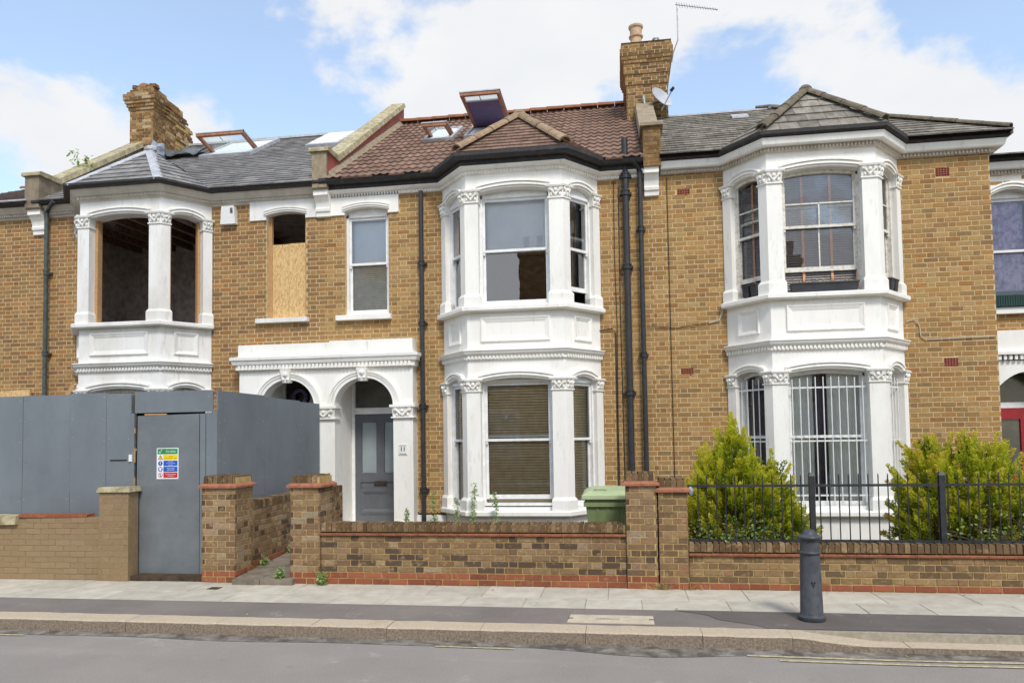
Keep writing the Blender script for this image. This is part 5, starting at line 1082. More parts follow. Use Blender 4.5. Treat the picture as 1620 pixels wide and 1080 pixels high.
b = MB(); b.hexa([FH.pt(-6.545, -.02, .045), FH.pt(-5.61, -.02, .04), FH.pt(-5.61, .008, .04), FH.pt(-6.545, .008, .045), FH.pt(-6.525, -.02, 2.185), FH.pt(-5.615, -.02, 2.20), FH.pt(-5.615, .008, 2.20), FH.pt(-6.525, .008, 2.185)]); dr = b.build('door', 'hoarddoor', ho)
b = MB(); b.fbox(FH, -6.57, -5.56, -.05, -.03, 0, 2.3); b.build('backing', 'dark', ho)
b = MB(); b.box(-6.65, -5.45, 8.80, 9.05, -.02, .03); b.build('threshold', 'path', ho)
for z0, z1 in ((1.95, 2.02), (1.55, 1.75), (1.2, 1.35), (.7, .95)): b = MB(); b.fbox(FH, -6.572, -6.562, -.01, .0135, z0, z1); b.build('bare_timber_chip', 'wood', ho)
b = MB(); b.fbox(FH, -6.42, -6.1, -.01, .012, 2.192, 2.212); b.build('bare_timber_chip', 'wood', ho)
b = MB(); b.fbox(FH, -6.94, -6.69, .0, .004, 1.575, 1.592); b.build('letter_slot', 'sblack', ho)
tg = tag((lambda b: (b.fbox(FH, -6.645, -6.6, .0, .025, 1.565, 1.66), b.build('doorbell', 'plastic'))[1])(MB()), 'small white doorbell push on the hoarding beside the letter slot', 'doorbell')
b = MB()
for xs_ in (-9.46, -8.34, -8.26, -7.6, -7.52, -7.04, -6.96, -6.66, -5.49, -5.39):
    for k in range(9): b.lathe([(.009, 0), (.007, .003)], FH.pt(xs_+random.uniform(-.006, .006), .002, .2+k*.28+random.uniform(-.03, .03)), 7, axis=(0, -1, 0))
for a_ in (.05, .16, 1.25, 1.36, 2.45, 2.56):
    for k in range(9): b.lathe([(.009, 0), (.007, .003)], FS.pt(a_, .001, .2+k*.27+random.uniform(-.03, .03)), 7, axis=(1, 0, 0))
stuff(b.build('screw_heads', 'metal', ho))
# safety sign on the hoarding door
sg = thing('safety_sign', 'white site safety sign with green, yellow, blue and red rows on the hoarding door', 'sign', (-6.07, YH-.01, 1.325))
sx0, sx1, sz0, sz1 = -6.235, -5.915, 1.325, 1.745; FG = Fr((0, YH-.009), (1, 0), (0, -1)); b = MB(); b.fbox(FG, sx0, sx1, 0, .003, sz0, sz1); b.build('board', 'swhite', sg)
rows = [('sgreen', ['Site safety'], 'swhite'), ('syellow', ['Warning', 'Construction work in progress'], 'sblack'), ('sblue', ['All visitors', 'must report to the', 'site office'], 'swhite'), ('sblue', ['Safety helmets', 'must be worn'], 'swhite'), ('sred', ['Unauthorised entry', 'prohibited'], 'swhite')]
rh = (sz1-sz0-.02)/5
for i, (c, ls, tc_) in enumerate(rows):
    zt = sz1-.012-i*rh; zb = zt-rh+.008; xa = sx0+.012 if i == 0 else sx0+.1
    b = MB(); b.fbox(FG, xa, sx1-.012, .003, .0042, zb, zt); rw = b.build('sign_row', c, sg); xm = (sx0+.105+sx1-.012)/2
    for k, s_ in enumerate(ls):
        sz = .036 if i == 0 else (.02 if i in (3, 4) else .0165); text('lettering', s_, sz, (xm, YH-.0135, (zt+zb)/2+(len(ls)-1)*.011-k*.022), tc_, rw, .0003)
    pc = (sx0+.055, (zt+zb)/2); rr = .033; b = MB(); D = lambda x, z: FG.pt(x, .0035, z); E = lambda x, z, o: FG.pt(x, o, z)
    if i == 0: b.tube([E(pc[0]-.022, pc[1], .0052), E(pc[0]-.006, pc[1]-.022, .0052), E(pc[0]+.026, pc[1]+.026, .0052)], .005, 5); b.build('tick', 'swhite', rw)
    elif i == 1:
        b.extrude([E(pc[0]-.036, pc[1]-.03, .003), E(pc[0]+.036, pc[1]-.03, .003), E(pc[0], pc[1]+.034, .003)], (0, -.001, 0)); s_ = b.build('warning_triangle', 'sblack', rw); b = MB(); b.extrude([E(pc[0]-.026, pc[1]-.024, .004), E(pc[0]+.026, pc[1]-.024, .004), E(pc[0], pc[1]+.022, .004)], (0, -.001, 0)); b.build('triangle_fill', 'syellow', s_); text('exclamation', '!', .04, (pc[0], YH-.0155, pc[1]-.006), 'sblack', rw, .0003)
    else:
        b.lathe([(rr, 0), (rr, .0012)], E(pc[0], pc[1], .003), 24, axis=(0, -1, 0)); s_ = b.build('symbol_disc', 'sblue' if i < 4 else 'sred', rw)
        if i == 2: text('exclamation', '!', .05, (pc[0], YH-.0145, pc[1]), 'swhite', rw, .0003, bold=.002)
        elif i == 3: b = MB(); b.blob(E(pc[0], pc[1]-.006, .0045), .015, .001, .018); b.extrude([E(pc[0]-.024, pc[1]+.002, .005), E(pc[0]+.024, pc[1]+.002, .005), E(pc[0]+.015, pc[1]+.02, .005), E(pc[0]-.012, pc[1]+.022, .005)], (0, -.0006, 0)); b.build('helmet_symbol', 'swhite', rw)
        else:
            b = MB(); b.lathe([(rr*.78, 0), (rr*.78, .0006)], E(pc[0], pc[1], .0044), 24, axis=(0, -1, 0)); b.build('symbol_ground', 'swhite', rw); b = MB(); b.blob(E(pc[0], pc[1]+.012, .0055), .006, .001, .006); b.fbox(FG, pc[0]-.006, pc[0]+.006, .005, .0056, pc[1]-.02, pc[1]+.006); b.build('figure_symbol', 'sblack', rw); b = MB(); b.tube([E(pc[0]-.022, pc[1]+.02, .0058), E(pc[0]+.022, pc[1]-.02, .0058)], .003, 4); b.build('slash', 'sred', rw)
# ------------------------------------------------------------------ garden walls and piers
YW = 8.77
def coping_on_edge(parent, x0, x1, y0, y1, z0, mat='brickcap', w=.068, h=.105, along='x'):
    x = x0
    while x < x1-.03:
        ww = min(w*random.uniform(.93, 1.07), x1-x); b = MB(); j = [random.uniform(-.006, .006) for _ in range(4)]; e = .004
        if along == 'x': p = [(x+e, y0+j[0], z0), (x+ww-e, y0+j[0], z0), (x+ww-e, y1, z0), (x+e, y1, z0), (x+e+.004, y0+.006+j[0], z0+h+j[1]), (x+ww-e-.004, y0+.006+j[0], z0+h+j[2]), (x+ww-e, y1, z0+h+j[2]), (x+e, y1, z0+h+j[1])]
        else: p = [(y0, x+e, z0), (y1, x+e, z0), (y1, x+ww-e, z0), (y0, x+ww-e, z0), (y0, x+e, z0+h+j[1]), (y1+j[0], x+e, z0+h+j[1]), (y1+j[0], x+ww-e, z0+h+j[2]), (y0, x+ww-e, z0+h+j[2])]
        b.hexa(p, random.random()); b.build('coping_brick', mat, parent); x += ww
    b = MB(); 
    if along == 'x': b.box(x0+.002, x1-.002, y0+.022, y1-.02, z0-.008, z0+h-.022)
    else: b.box(y0+.02, y1-.022, x0, x1, z0-.008, z0+h-.022)
    b.build('mortar_bed', 'mortG', parent)
def creasing(parent, x0, x1, y0, y1, z, mat='terracotta', seg=.25, t=.042, e=.028):
    n = max(1, round((x1-x0)/seg))
    for i in range(n):
        a, c = x0+(x1-x0)*i/n+.002, x0+(x1-x0)*(i+1)/n-.002; b = MB(); j = random.uniform(-.004, .004); a -= e if i == 0 and e > .02 and y1-y0 < .6 and seg < .2 else 0
        b.hexa([(a, y0-e+j, z), (c, y0-e+j, z), (c, y1+e, z), (a, y1+e, z), (a, y0-e-.008+j, z+t*.5), (c, y0-e-.008+j, z+t*.5), (c, y1+e, z+t), (a, y1+e, z+t)], random.random()); b.build('creasing_tile', mat, parent)
def garden_wall(name, lab, x0, x1, n_main, brick, red=2, z0=.0, course=.076, grp='brick garden walls'):
    w = thing(name, lab, 'wall', ((x0+x1)/2, YW+.1, 0), grp); fr = Fr((0, YW), (1, 0), (0, -1)); zt = z0+(red+n_main)*course
    b = MB(); b.box(x0, x1, YW+.009, YW+.215, -.1, zt); b.build('core', 'mortG', w)
    lay(w, fr, bond(x0, x1, z0, red, kind='run', course=course), 'brickred', 300, depth=.03); lay(w, fr, bond(x0, x1, z0+red*course, n_main, course=course), brick, 300, depth=.03, jit=.003)
    creasing(w, x0, x1, YW, YW+.215, zt+.004); coping_on_edge(w, x0, x1, YW-.004, YW+.22, zt+.05); return w, zt
def gate_pier(lab, x0, x1, y1, nc, brick, red=2, course=.076, tall=.1, sides='FRL', grp='brick gate piers'):
    p = thing('gate_pier', lab, 'pier', ((x0+x1)/2, YW+.2, 0), grp); y0 = YW-.03; zt = nc*course
    if red: brick_box(p, x0, x1, y0, y1, 0, red, 'brickred', 'mortG', None, sides, course=course)
    brick_box(p, x0, x1, y0, y1, red*course, nc-red, brick, 'mortG', None, sides, jit=.003, course=course)
    b = MB(); e = .035; t = .045; b.poly([(x0-e, y0-e, zt), (x1+e, y0-e, zt), (x1+e, y1+e, zt), (x0-e, y1+e, zt), (x0-e, y0-e, zt+t*.6), (x1+e, y0-e, zt+t*.6), (x1+e, y1+e, zt+t*.6), (x0-e, y1+e, zt+t*.6), (x0-.0, y0-.0, zt+t+.01), (x1, y0, zt+t+.01), (x1, y1, zt+t+.01), (x0, y1, zt+t+.01)], [(3, 2, 1, 0), (8, 9, 10, 11)]+[(i, (i+1) % 4, 4+(i+1) % 4, 4+i) for i in range(4)]+[(4+i, 4+(i+1) % 4, 8+(i+1) % 4, 8+i) for i in range(4)], .6); b.build('creasing_tile', 'terracotta', p)
    coping_on_edge(p, x0+.012, x1-.012, y0+.012, y1-.01, zt+.055, h=tall); return p
gate_pier('brick gate pier joined to the low side wall, next to the hoarding door', -5.42, -4.95, 9.2, 16, 'brickG')
gate_pier('brick gate pier at the path end of the low wall below the bay', -4.2, -3.8, 9.2, 16, 'brickG')
gate_pier('yellow brick gate pier beside the green bin', .045, .41, 9.15, 16, 'brickG')
gate_pier('shorter browner brick pier joined to the railed wall, against the yellow pier', .425, .765, 9.1, 15, 'brickR', red=1)
garden_wall('garden_wall', 'low brick wall with blue-black bricks and on-edge coping below the white bay', -3.795, .04, 6, 'brickG')
rw_, zrw = garden_wall('garden_wall', 'low brown brick wall carrying iron railings in front of the golden shrubs', .77, 7.5, 4, 'brickR', red=1, course=.078)
# side wall along the path
sw = thing('garden_wall', 'low brick wall running back along the path beside the hoarding', 'wall', (-5.05, 10.6, 0), 'brick garden walls'); FSW = Fr((-4.95, 9.2), (0, 1), (1, 0))
b = MB(); b.box(-5.16, -4.959, 9.2, 12.4, -.1, .92); b.build('core', 'mortG', sw); lay(sw, FSW, bond(0, 3.2, .05, 2, kind='run', course=.076), 'brickred', 60); lay(sw, FSW, bond(0, 3.2, .202, 9, course=.076), 'brickG', 240, jit=.003); coping_on_edge(sw, 9.2, 12.4, -5.17, -4.945, .90, along='y', h=.11)
# brown painted low wall on the left with its pier
lw = thing('garden_wall', 'low brown painted brick wall with capped end pier in front of the hoarding', 'wall', (-8, 8.85, 0), 'brick garden walls'); FLW = Fr((0, YW), (1, 0), (0, -1))
b = MB(); b.box(-10.5, -6.9, YW+.004, YW+.2, -.1, .83); b.box(-6.9, -6.47, YW-.028, YW+.17, -.1, 1.17); b.build('core', 'mortpaint', lw)
lay(lw, FLW, bond(-10.5, -6.905, .0, 11, kind='run', course=.0755, h=.069), 'brickpaint', 200, depth=.012, jit=.004); lay(lw, Fr((0, YW-.03), (1, 0), (0, -1)), bond(-6.9, -6.47, .0, 15, course=.078, h=.071), 'brickpaint', 100, depth=.012, jit=.004)
b = MB(); b.hexa([(-6.93, YW-.06, 1.17), (-6.44, YW-.06, 1.17), (-6.44, YW+.2, 1.17), (-6.93, YW+.2, 1.17), (-6.91, YW-.04, 1.235), (-6.46, YW-.04, 1.24), (-6.46, YW+.2, 1.235), (-6.91, YW+.2, 1.23)]); b.build('cap_stone', 'coping', lw)
b = MB(); b.hexa([(-8.12, YW-.02, .832), (-7.1, YW+.0, .832), (-7.1, YW+.16, .832), (-8.12, YW+.14, .832), (-8.12, YW-.02, .872), (-7.1, YW+.0, .868), (-7.12, YW+.16, .87), (-8.12, YW+.14, .872)]); tag(b.build('coping_tile', 'brickred'), 'loose red tile lying along the top of the painted wall', 'tile')
b = MB(); b.hexa([(-8.9, YW-.05, .72), (-8.14, YW-.05, .74), (-8.14, YW+.2, .74), (-8.9, YW+.2, .72), (-8.9, YW-.04, .86), (-8.14, YW-.04, .85), (-8.14, YW+.2, .85), (-8.9, YW+.2, .86)]); b.build('cap_stone', 'coping', lw)
# ------------------------------------------------------------------ railings
rl = thing('iron_railing', 'black iron railing with plain upright bars on the brown brick wall', 'railing', (4, YW+.1, zrw+.1)); zb0 = zrw+.15
for z in (zb0+.02, 1.2): b = MB(); b.box(.78, 7.5, YW+.085, YW+.115, z-.014, z+.014); b.build('rail', 'iron', rl)
x = .9; k = 0
while x < 7.4:
    b = MB(); b.tube([(x, YW+.1, zb0-.01), (x+random.uniform(-.003, .003), YW+.1, 1.31), (x, YW+.1, 1.335)], [.0075, .0075, .003], 6); b.build('upright_bar', 'iron', rl); x += .1065
for x in (2.195, 3.60, 5.0): b = MB(); b.box(x-.03, x+.03, YW+.07, YW+.13, zrw+.13, 1.31); b.hexa([(x-.036, YW+.064, 1.31), (x+.036, YW+.064, 1.31), (x+.036, YW+.136, 1.31), (x-.036, YW+.136, 1.31), (x-.02, YW+.08, 1.35), (x+.02, YW+.08, 1.35), (x+.02, YW+.12, 1.35), (x-.02, YW+.12, 1.35)]); b.build('post', 'iron', rl)
# ------------------------------------------------------------------ bollard
bo_ = thing('bollard', 'grey cast iron bollard with domed cap standing behind the kerb', 'bollard', (1.80, 7.43, 0)); c = (1.80, 7.43, 0); BS = .87
b = MB(); b.lathe([(r_, h_*BS) for r_, h_ in [(.10, -.01), (.118, .0), (.128, .02), (.128, .05), (.112, .065), (.106, .075), (.088, .86), (.084, .90)]], c, 28); b.build('shaft', 'bollard', bo_, smooth=True)
b = MB(); b.lathe([(r_, h_*BS) for r_, h_ in [(.086, .735), (.103, .74), (.108, .755), (.103, .77), (.086, .775)]], c, 28); b.build('collar', 'bollard', bo_, smooth=True)
b = MB(); b.lathe([(r_, h_*BS) for r_, h_ in [(.084, .895), (.115, .905), (.122, .925), (.115, .94), (.07, .95), (.066, .955), (.06, .98), (.04, 1.0), (.0, 1.008)]], c, 28); b.build('cap', 'bollard', bo_, smooth=True)
b = MB()
for dx, dz, r_ in ((0, 0, .012), (-.012, .02, .008), (.014, .018, .008), (.0, -.02, .007)): b.blob((1.80+dx, 7.43-.1, .36+dz), r_, .006, r_*1.4)
b.build('emblem', 'iron', bo_)
# ------------------------------------------------------------------ wheelie bin
wb = thing('wheelie_bin', 'sage green wheelie bin with pale lid behind the low wall', 'bin', (-.2, 9.75, .06)); x0, x1, y0, y1 = -.47, .11, 9.45, 10.15
b = MB(); b.hexa([(x0+.08, y0+.1, .12), (x1-.05, y0+.1, .12), (x1-.05, y1-.08, .12), (x0+.08, y1-.08, .12), (x0, y0, .99), (x1, y0, .99), (x1, y1, .99), (x0, y1, .99)]); b.build('body', 'bin', wb)
b = MB(); b.box(x0-.02, x1+.02, y0-.02, y1+.02, .90, .955); b.build('rim', 'bin', wb)
for xr in (x0+.16, x0+.29, x0+.42): b = MB(); b.hexa([(xr-.012, y0+.085, .2), (xr+.012, y0+.085, .2), (xr+.012, y0+.11, .2), (xr-.012, y0+.11, .2), (xr-.012, y0+.0, .9), (xr+.012, y0+.0, .9), (xr+.012, y0+.02, .9), (xr-.012, y0+.02, .9)]); b.build('rib', 'bin', wb)
b = MB(); rings = []
for z, e in ((.985, .03), (1.0, .045), (1.045, .04), (1.075, .0), (1.10, -.06), (1.112, -.16)): rings.append([(x0-e, y0-e, z), (x1+e, y0-e, z), (x1+e, y1+e, z+.02), (x0-e, y1+e, z+.02)])
vs = [p for r in rings for p in r]; b.poly(vs, [(4*i+k, 4*i+(k+1) % 4, 4*i+4+(k+1) % 4, 4*i+4+k) for i in range(5) for k in range(4)]+[(20, 21, 22, 23)]); b.build('lid', 'binlid', wb)
b = MB(); b.tube([(x0+.1, y0+.08, 1.105), (x0+.14, y0+.06, 1.125), (x0+.24, y0+.06, 1.125), (x0+.28, y0+.08, 1.105)], .012, 6); b.build('lid_handle', 'binlid', wb)
b = MB(); b.tube([(x0-.02, y1+.06, .95), (x0+.1, y1+.1, .98), (x1-.1, y1+.1, .98), (x1+.02, y1+.06, .95)], .016, 6); b.build('handle', 'bin', wb)
for sx in (x0+.1, x1-.1): b = MB(); b.lathe([(.1, -.025), (.1, .025)], (sx, y1-.08, .17), 14, axis=(1, 0, 0)); b.build('wheel', 'rubber', wb)
# ------------------------------------------------------------------ small things on the houses
al = thing('alarm_box', 'white burglar alarm box on the brickwork under the eaves', 'alarm box', (-7.3, 12.65, 5.95)); b = MB(); b.hexa([(-7.45, 12.6, 5.95), (-7.15, 12.6, 5.95), (-7.15, 12.699, 5.95), (-7.45, 12.699, 5.95), (-7.42, 12.58, 6.29), (-7.17, 12.58, 6.29), (-7.17, 12.699, 6.29), (-7.42, 12.699, 6.29)]); b.build('cover', 'plastic', al); b = MB()
for i in range(4): b.box(-7.24, -7.19, 12.572, 12.59, 6.16+i*.025, 6.17+i*.025)
b.build('sounder_slots', 'sblack', al)
sd_ = thing('satellite_dish', 'grey satellite dish on a pole fixed to the tall chimney stack', 'satellite dish', (.7, 15.2, 8.3)); ax = Vector((.55, -.6, .42)).normalized(); cc = Vector((.98, 15.05, 8.8))
b = MB(); prof = [(0., 0), (.1, .008), (.2, .035), (.28, .075), (.285, .07), (.2, .025), (.1, -.004), (0., -.012)]; b.lathe([(r_*.93, h) for r_, h in prof], cc, 26, axis=ax); b.build('reflector', 'dish', sd_, smooth=True)
b = MB(); b.tube([(.64, 15.22, 8.98), (.74, 15.22, 8.33)], .03, 10); b.build('pole', 'metal', sd_); b = MB(); b.tube([Vector((.68, 15.2, 8.72)), cc-ax*.06], .022, 6); b.build('bracket', 'black', sd_)
b = MB(); b.tube([cc+Vector((.02, -.02, -.24)), cc+ax*.36+Vector((0, 0, -.12))], .014, 6); b.build('feed_arm', 'dish', sd_); b = MB(); b.lathe([(.03, -.05), (.035, .03), (.02, .05)], cc+ax*.38+Vector((0, 0, -.1)), 10, axis=-ax); b.build('receiver', 'black', sd_)
ta = thing('television_aerial', 'thin television aerial on a mast at the edge of the chimney', 'aerial', (1.3, 15.4, 9.7)); b = MB(); b.tube([(1.27, 15.4, 9.75), (1.3, 15.4, 9.95), (1.4, 15.35, 10.2), (1.40, 15.35, 10.98)], .013, 6); b.build('mast', 'metal', ta); b = MB(); pA, pB = Vector((1.36, 15.35, 10.97)), Vector((2.22, 15.2, 10.68)); b.tube([pA, pB], .009, 5); b.build('boom', 'metal', ta)
for k in range(16): b = MB(); q = pA.lerp(pB, (k+.7)/16.5); L_ = .1-.003*k; b.tube([q+Vector((-.02, -L_, .0)), q+Vector((.02, L_, .0))], .0045, 4); b.build('element', 'metal', ta)
def trough(name, lab, fr, a0, a1, o0, o1, z, h, mat, cat='planter', grp=None):
    t = thing(name, lab, cat, fr.pt((a0+a1)/2, o0, z), grp); b = MB(); e = .02; b.hexa([fr.pt(a0+e, o0+e, z), fr.pt(a1-e, o0+e, z), fr.pt(a1-e, o1-e, z), fr.pt(a0+e, o1-e, z), fr.pt(a0, o0, z+h), fr.pt(a1, o0, z+h), fr.pt(a1, o1, z+h), fr.pt(a0, o1, z+h)]); b.build('container', mat, t)
    b = MB(); b.fbox(fr, a0-.006, a1+.006, o0-.006, o1+.006, z+h-.022, z+h+.001); b.build('rim', mat, t); b = MB(); b.fbox(fr, a0+.012, a1-.012, o0+.012, o1-.012, z+h, z+h+.006); b.build('compost', 'soil', t); return t
tr_ = trough('window_box', 'long black trough of dried stems on the middle sill of the bay', F9[1][0], .32, 1.33, -.1, .09, 4.052, .14, 'planter')
b = MB()
for i in range(60):
    a = random.uniform(.35, 1.3); p = f1.pt(a, random.uniform(-.07, .05), 4.19); q = p+Vector((random.uniform(-.06, .06), random.uniform(-.03, .02), random.uniform(.01, .09))); b.tube([p, q, q+Vector((random.uniform(-.05, .05), 0, random.uniform(-.03, .01)))], .004, 4, random.random())
stuff(b.build('dried_stems', 'dry', tr_))
for i, (fi, a0_, lab) in enumerate(((0, .42, 'black pot near the brickwork on the left cheek of the bay sill'), (0, .58, 'black pot tight against the column on the left cheek of the bay sill'), (2, .22, 'black pot close to the column on the right cheek of the bay sill'), (2, .38, 'black pot nearer the wall on the right cheek of the bay sill'))):
    trough('plant_pot', lab, F9[fi][0], a0_, a0_+.14, -.04, .1, 4.052, .2, 'planter', 'pot', 'pots on the bay sill')
tp = MB(); 
NX, NY = 14, 8; base = [(-10.85+1.3*i/NX, 15.3+.7*j/NY) for j in range(NY+1) for i in range(NX+1)]
tp.poly([(x, y, zr13(y)+.06+.16*abs(math.sin(x*5.1+y*2))*math.exp(-((y-15.5)*2.2)**2)+.05*random.random()) for x, y in base], [(j*(NX+1)+i, j*(NX+1)+i+1, (j+1)*(NX+1)+i+1, (j+1)*(NX+1)+i) for j in range(NY) for i in range(NX)]); tag(tp.build('tarpaulin', 'tarp', smooth=True), 'crumpled black tarpaulin lying on the slates below the ruined chimney', 'tarpaulin')
b = MB(); b.blob((-10.62, 15.25, 8.62), .2, .2, .24, 12, 8)
for i in range(len(b.v)): v = Vector(b.v[i]); d_ = .05*math.sin(v.x*31+v.z*17)+.03*math.sin(v.z*41+v.y*23); b.v[i] = tuple(v+(v-Vector((-10.62, 15.25, 8.62))).normalized()*d_)
tag(b.build('rubble_sack', 'tarpblue', smooth=True), 'grey blue rubble sack slumped on the slates against the ruined chimney', 'sack')
b = MB(); b.hexa([(-12.35, 12.62, 2.3), (-11.5, 12.62, 2.3), (-11.5, 12.66, 2.3), (-12.35, 12.66, 2.3), (-12.35, 12.62, 2.88), (-11.5, 12.62, 2.90), (-11.5, 12.66, 2.90), (-12.35, 12.66, 2.88)]); tag(b.build('plywood_sheet', 'osb'), 'strand board sheet leaning on the wall behind the hoarding', 'board')
b = MB(); d_ = Vector((.20, 0, .26)); b.extrude([(-10.42, 12.0, 2.3), (-10.33, 12.0, 2.3), (-10.33, 12.06, 2.3), (-10.42, 12.06, 2.3)], Vector((.34, 0, .62))); tag(b.build('timber_offcut', 'wood'), 'length of bare timber poking above the hoarding by the bay', 'timber')
# ------------------------------------------------------------------ plants
def conifer(name, label, cx, cy, tops, z0, depth, nspray, seed, lean=0., dead=0.):
    """golden juniper: tops = [(x, height)] outline; sprays of scale leaves on ascending branchlets"""
    rnd = random.Random(seed); root = thing(name, label, 'shrub', (cx, cy, .06), 'golden conifers behind the railings')
    def top(x):
        for (xa, za), (xb, zb) in zip(tops, tops[1:]):
            if xa <= x <= xb: return za+(zb-za)*(x-xa)/(xb-xa)
        return 0
    xs0, xs1 = tops[0][0], tops[-1][0]; mb = MB(); ctr = Vector((cx, cy, z0+.1)); st = MB()
    def spray(p, d, Ls, r0, col):
        d = d.normalized(); a = d.cross(Vector((.3, .2, .9))).normalized(); b_ = d.cross(a); n = int(120*Ls/.25)
        bend = Vector((rnd.uniform(-.2, .2), rnd.uniform(-.2, .2), .25))
        for i in range(n):
            t = rnd.random()**.8; th = rnd.uniform(0, 6.28); rr = r0*(1-.75*t)*rnd.uniform(.3, 1)
            ax = (a*math.cos(th)+b_*math.sin(th)); q = p+d*(Ls*t)+bend*(Ls*t*t*.5)+ax*rr
            ld = (d*.8+ax*.75+Vector((0, 0, .25))).normalized(); s = ld.cross(Vector((rnd.uniform(-1, 1), rnd.uniform(-1, 1), rnd.uniform(-1, 1)))).normalized(); ll = rnd.uniform(.024, .044); ww = rnd.uniform(.006, .0115)
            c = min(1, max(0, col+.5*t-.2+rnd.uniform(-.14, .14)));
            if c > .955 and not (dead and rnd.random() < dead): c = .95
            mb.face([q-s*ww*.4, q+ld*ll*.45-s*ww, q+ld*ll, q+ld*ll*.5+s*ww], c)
    k = 0
    while k < nspray:
        x = rnd.uniform(xs0, xs1); t = top(x); u_ = rnd.uniform(-1, 1); y = cy+depth*u_
        zt = z0+(t-z0)*math.sqrt(max(0, 1-.8*u_*u_)); z = z0-.1+(zt-z0+.1)*rnd.random()**.65
        f = (z-z0)/max(.05, zt-z0)
        if f < .55 and abs(u_) < .35 and rnd.random() < .6: continue
        p = Vector((x, y, z)); d = (p-ctr); d.z = max(d.z*.6, 0)+.1; d = d.normalized()+Vector((lean+rnd.uniform(-.35, .35), -.2+rnd.uniform(-.4, .4), rnd.uniform(-.05, .4)))
        lg = rnd.random() < .3 and f > .5; Ls = rnd.uniform(.26, .40) if lg else rnd.uniform(.13, .24); p = p-d.normalized()*Ls*(.55 if lg else .85); d = d+Vector((0, 0, .35)) if lg else d; spray(p, d, Ls, rnd.uniform(.032, .05) if lg else rnd.uniform(.045, .07), rnd.uniform(.5, .9) if lg else rnd.uniform(.1, .8)); k += 1
        if k % 6 == 0: st.tube([ctr+Vector((rnd.uniform(-.1, .1), 0, -.35)), ctr.lerp(p, .6)+Vector((0, 0, -.05)), p], [.016, .009, .004], 5)
    mb.build('foliage', 'conifer', root); st.tube([(cx, cy, .0), (cx+.02, cy, .4), (cx, cy, .8)], [.05, .04, .02], 8); st.build('stem', 'twig', root); return root
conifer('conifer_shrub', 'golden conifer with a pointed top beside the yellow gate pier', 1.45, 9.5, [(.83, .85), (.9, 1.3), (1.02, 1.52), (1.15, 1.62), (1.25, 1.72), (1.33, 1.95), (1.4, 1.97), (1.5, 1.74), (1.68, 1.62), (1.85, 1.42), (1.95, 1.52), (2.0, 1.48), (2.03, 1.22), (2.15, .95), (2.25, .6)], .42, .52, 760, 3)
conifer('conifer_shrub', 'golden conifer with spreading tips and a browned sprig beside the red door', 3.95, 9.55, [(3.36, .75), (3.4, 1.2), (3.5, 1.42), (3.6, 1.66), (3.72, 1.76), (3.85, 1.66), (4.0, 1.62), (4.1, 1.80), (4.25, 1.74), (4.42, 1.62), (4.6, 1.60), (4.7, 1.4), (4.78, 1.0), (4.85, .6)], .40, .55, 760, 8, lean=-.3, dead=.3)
def leafy(name, label, pts, mat, nleaf, size, twigs, seed, cat='plant', grp=None, spread=.05):
    """twiggy plant: stems given as polylines, leaves scattered along them"""
    rnd = random.Random(seed); root = thing(name, label, cat, pts[0][0], grp); tw = MB(); lf = MB()
    for pl_ in pts: tw.tube(pl_, [twigs*(1-.6*i/(len(pl_)-1)) for i in range(len(pl_))], 5)
    tw.build('stem', 'twig' if mat == 'leaf' else mat, root)
    for i in range(nleaf):
        pl_ = [Vector(p) for p in rnd.choice(pts)]; k = rnd.randrange(len(pl_)-1); p = pl_[k].lerp(pl_[k+1], rnd.random())+Vector((rnd.gauss(0, spread), rnd.gauss(0, spread), rnd.gauss(0, spread)))
        d = Vector((rnd.uniform(-1, 1), rnd.uniform(-1, .3), rnd.uniform(-.4, .8))).normalized(); s = d.cross(Vector((rnd.uniform(-.4, .4), rnd.uniform(-1, 0), rnd.uniform(.2, 1)))).normalized(); l = size*rnd.uniform(.6, 1.2); w = l*.3; nn = d.cross(s)*l*.12
        c = rnd.random(); lf.poly([p, p+d*l*.35+s*w-nn, p+d*l*.75+s*w*.7-nn, p+d*l, p+d*l*.75-s*w*.7-nn, p+d*l*.35-s*w-nn, p+d*l*.5], [(0, 1, 6), (1, 2, 6), (2, 3, 6), (3, 4, 6), (4, 5, 6), (5, 0, 6)], c)
    lf.build('leaves', mat, root); return root
rs = random.Random(5)
def canes(x0, x1, y0, y1, z0, z1, n, arch=.3):
    out = []
    for i in range(n):
        p = Vector((rs.uniform(x0, x1), rs.uniform(y0, y1), z0)); q = [p]; d = Vector((rs.uniform(-arch, arch), rs.uniform(-.25, .05), rs.uniform(.7, 1))); h = rs.uniform(.5, 1)*(z1-z0)
        for k in range(1, 7): q.append(p+d*(h*k/6)+Vector((d.x*k*k*.02, -.01*k, -.008*k*k*h))+Vector((rs.uniform(-.02, .02), rs.uniform(-.02, .02), 0)))
        out.append(q)
    return out
leafy('rambling_rose', 'twiggy rose with small green leaves tangled through the pointed conifer and railings', canes(.85, 1.9, 8.98, 9.12, .3, 1.2, 34, .5), 'leaf', 900, .042, .005, 2, spread=.05)
leafy('rambling_rose', 'bare tangled rose canes with few leaves below the conifer beside the red door', canes(4.05, 5.3, 8.98, 9.15, .3, 1.3, 40, .55), 'leaf', 520, .045, .007, 4, spread=.045)
def weed(x, y, z, h, lab, seed, n=1, mat='weed'):
    r = random.Random(seed); pts = [[Vector((x+r.uniform(-.05, .05)*(n > 1), y, z)), Vector((x+r.uniform(-.03, .03), y-.01, z+h*.5)), Vector((x+r.uniform(-.05, .05), y-.02, z+h))] for _ in range(n)]
    return leafy('weed', lab, pts, mat, int(70*n+160*h), .038 if h > .2 else .034, .003, seed, 'weed', 'weeds round the house fronts', .022)
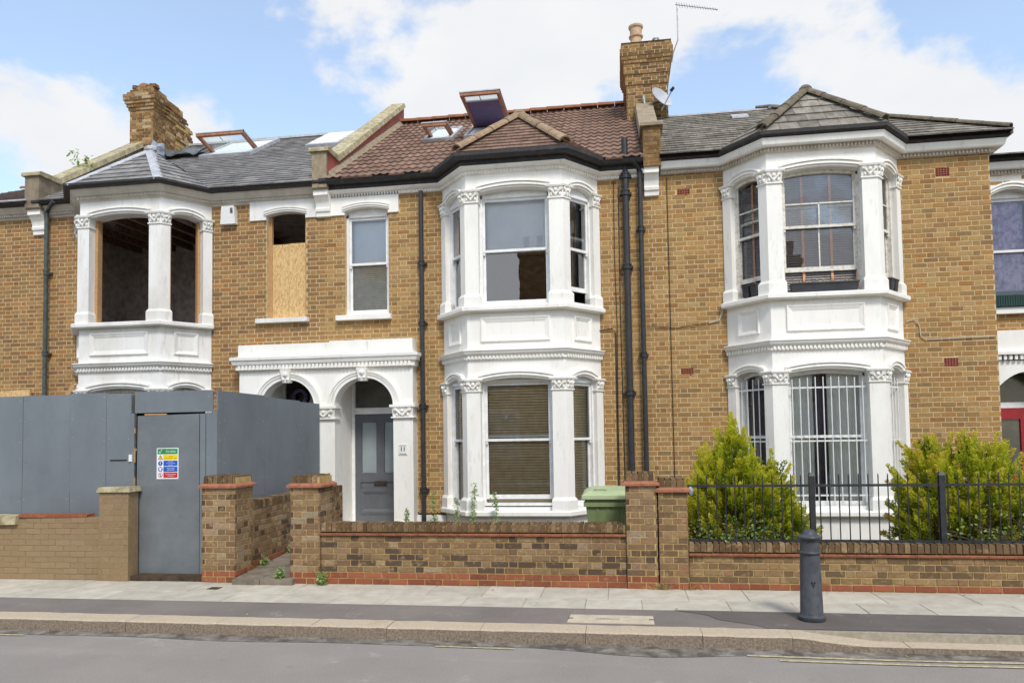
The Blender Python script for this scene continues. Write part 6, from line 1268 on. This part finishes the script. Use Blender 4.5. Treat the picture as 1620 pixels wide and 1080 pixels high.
weed(-2.42, 11.75, .1, .95, 'tall feathery weed growing in front of the white bay column base', 21, 2); weed(-2.02, 11.75, .1, .8, 'shorter weed growing below the centre of the bay sill', 22, 2); weed(-2.75, 11.85, .1, .7, 'sparse weed at the left cheek of the bay plinth', 23)
weed(-3.24, 12.3, .1, .75, 'leafy weed beside the foot of the black drainpipe', 24, 2); weed(-3.72, 12.2, .1, .5, 'spindly weed at the foot of the porch pilaster', 25, 2)
weed(-3.74, 8.70, 0, .14, 'small green weed sprouting from the red brick base by the pier', 26, 3); weed(-4.33, 8.72, .03, .14, 'bushy weed at the edge of the path by the gate pier', 27, 4); weed(-4.86, 9.4, .06, .13, 'low weed along the foot of the path side wall', 28, 4); weed(-4.87, 10.2, .1, .12, 'low weed further up the path against the side wall', 29, 3)
def tuft(x, y, z, lab, seed, n=30, h=.09):
    r = random.Random(seed); b = MB()
    for i in range(n):
        p = Vector((x+r.gauss(0, .05), y+r.gauss(0, .015), z)); d = Vector((r.gauss(0, .06), r.uniform(-.07, .0), h*r.uniform(.2, 1))); s = Vector((.004, .002, 0)); b.poly([p-s, p+s, p+d*.6+s*.7, p+d, p+d*.6-s*.7], [(0, 1, 2, 4), (4, 2, 3)], r.random())
    return tag(b.build('grass_tuft', 'dry'), lab, 'grass', 'dry tufts at the wall foot')
tuft(.44, 8.72, 0, 'dry grass tuft in the gap between the yellow and brown piers', 31, 60, .12); tuft(.80, 8.74, 0, 'small dry tuft at the foot of the railed wall next to its pier', 32, 26)
leafy('buddleia', 'thin self-sown sprig growing on top of the rendered parapet', [[Vector((-11.36, 13.75, 7.6)), Vector((-11.42, 13.75, 7.85)), Vector((-11.5, 13.7, 8.12))], [Vector((-11.34, 13.75, 7.6)), Vector((-11.25, 13.75, 7.8)), Vector((-11.15, 13.72, 7.9))]], 'leaf', 60, .09, .006, 41, spread=.05)
b = MB(); b.blob((.81, 8.83, 1.14), .035, .03, .06, 8, 6); tag(b.build('plastic_bottle', 'tarpblue', smooth=True), 'crushed pale plastic bottle wedged behind the railing by the brown pier', 'litter')

rl_ = random.Random(77); b = MB()
for i in range(90):
    x = rl_.uniform(-8, 5); y = rl_.choice((rl_.uniform(6.66, 6.80), rl_.uniform(8.6, 8.74), rl_.uniform(7.1, 8.6))); z = -.112 if y < 6.9 else .008; a = rl_.uniform(0, 6.28); l = rl_.uniform(.008, .022); d = Vector((math.cos(a), math.sin(a), 0))*l; s_ = Vector((-math.sin(a), math.cos(a), 0))*l*.5
    p = Vector((x, y, z)); b.poly([p-d, p+s_+Vector((0, 0, .004)), p+d+Vector((0, 0, .006)), p-s_], [(0, 1, 2, 3)], rl_.random())
o = b.build('leaf_litter', 'dry'); stuff(o)
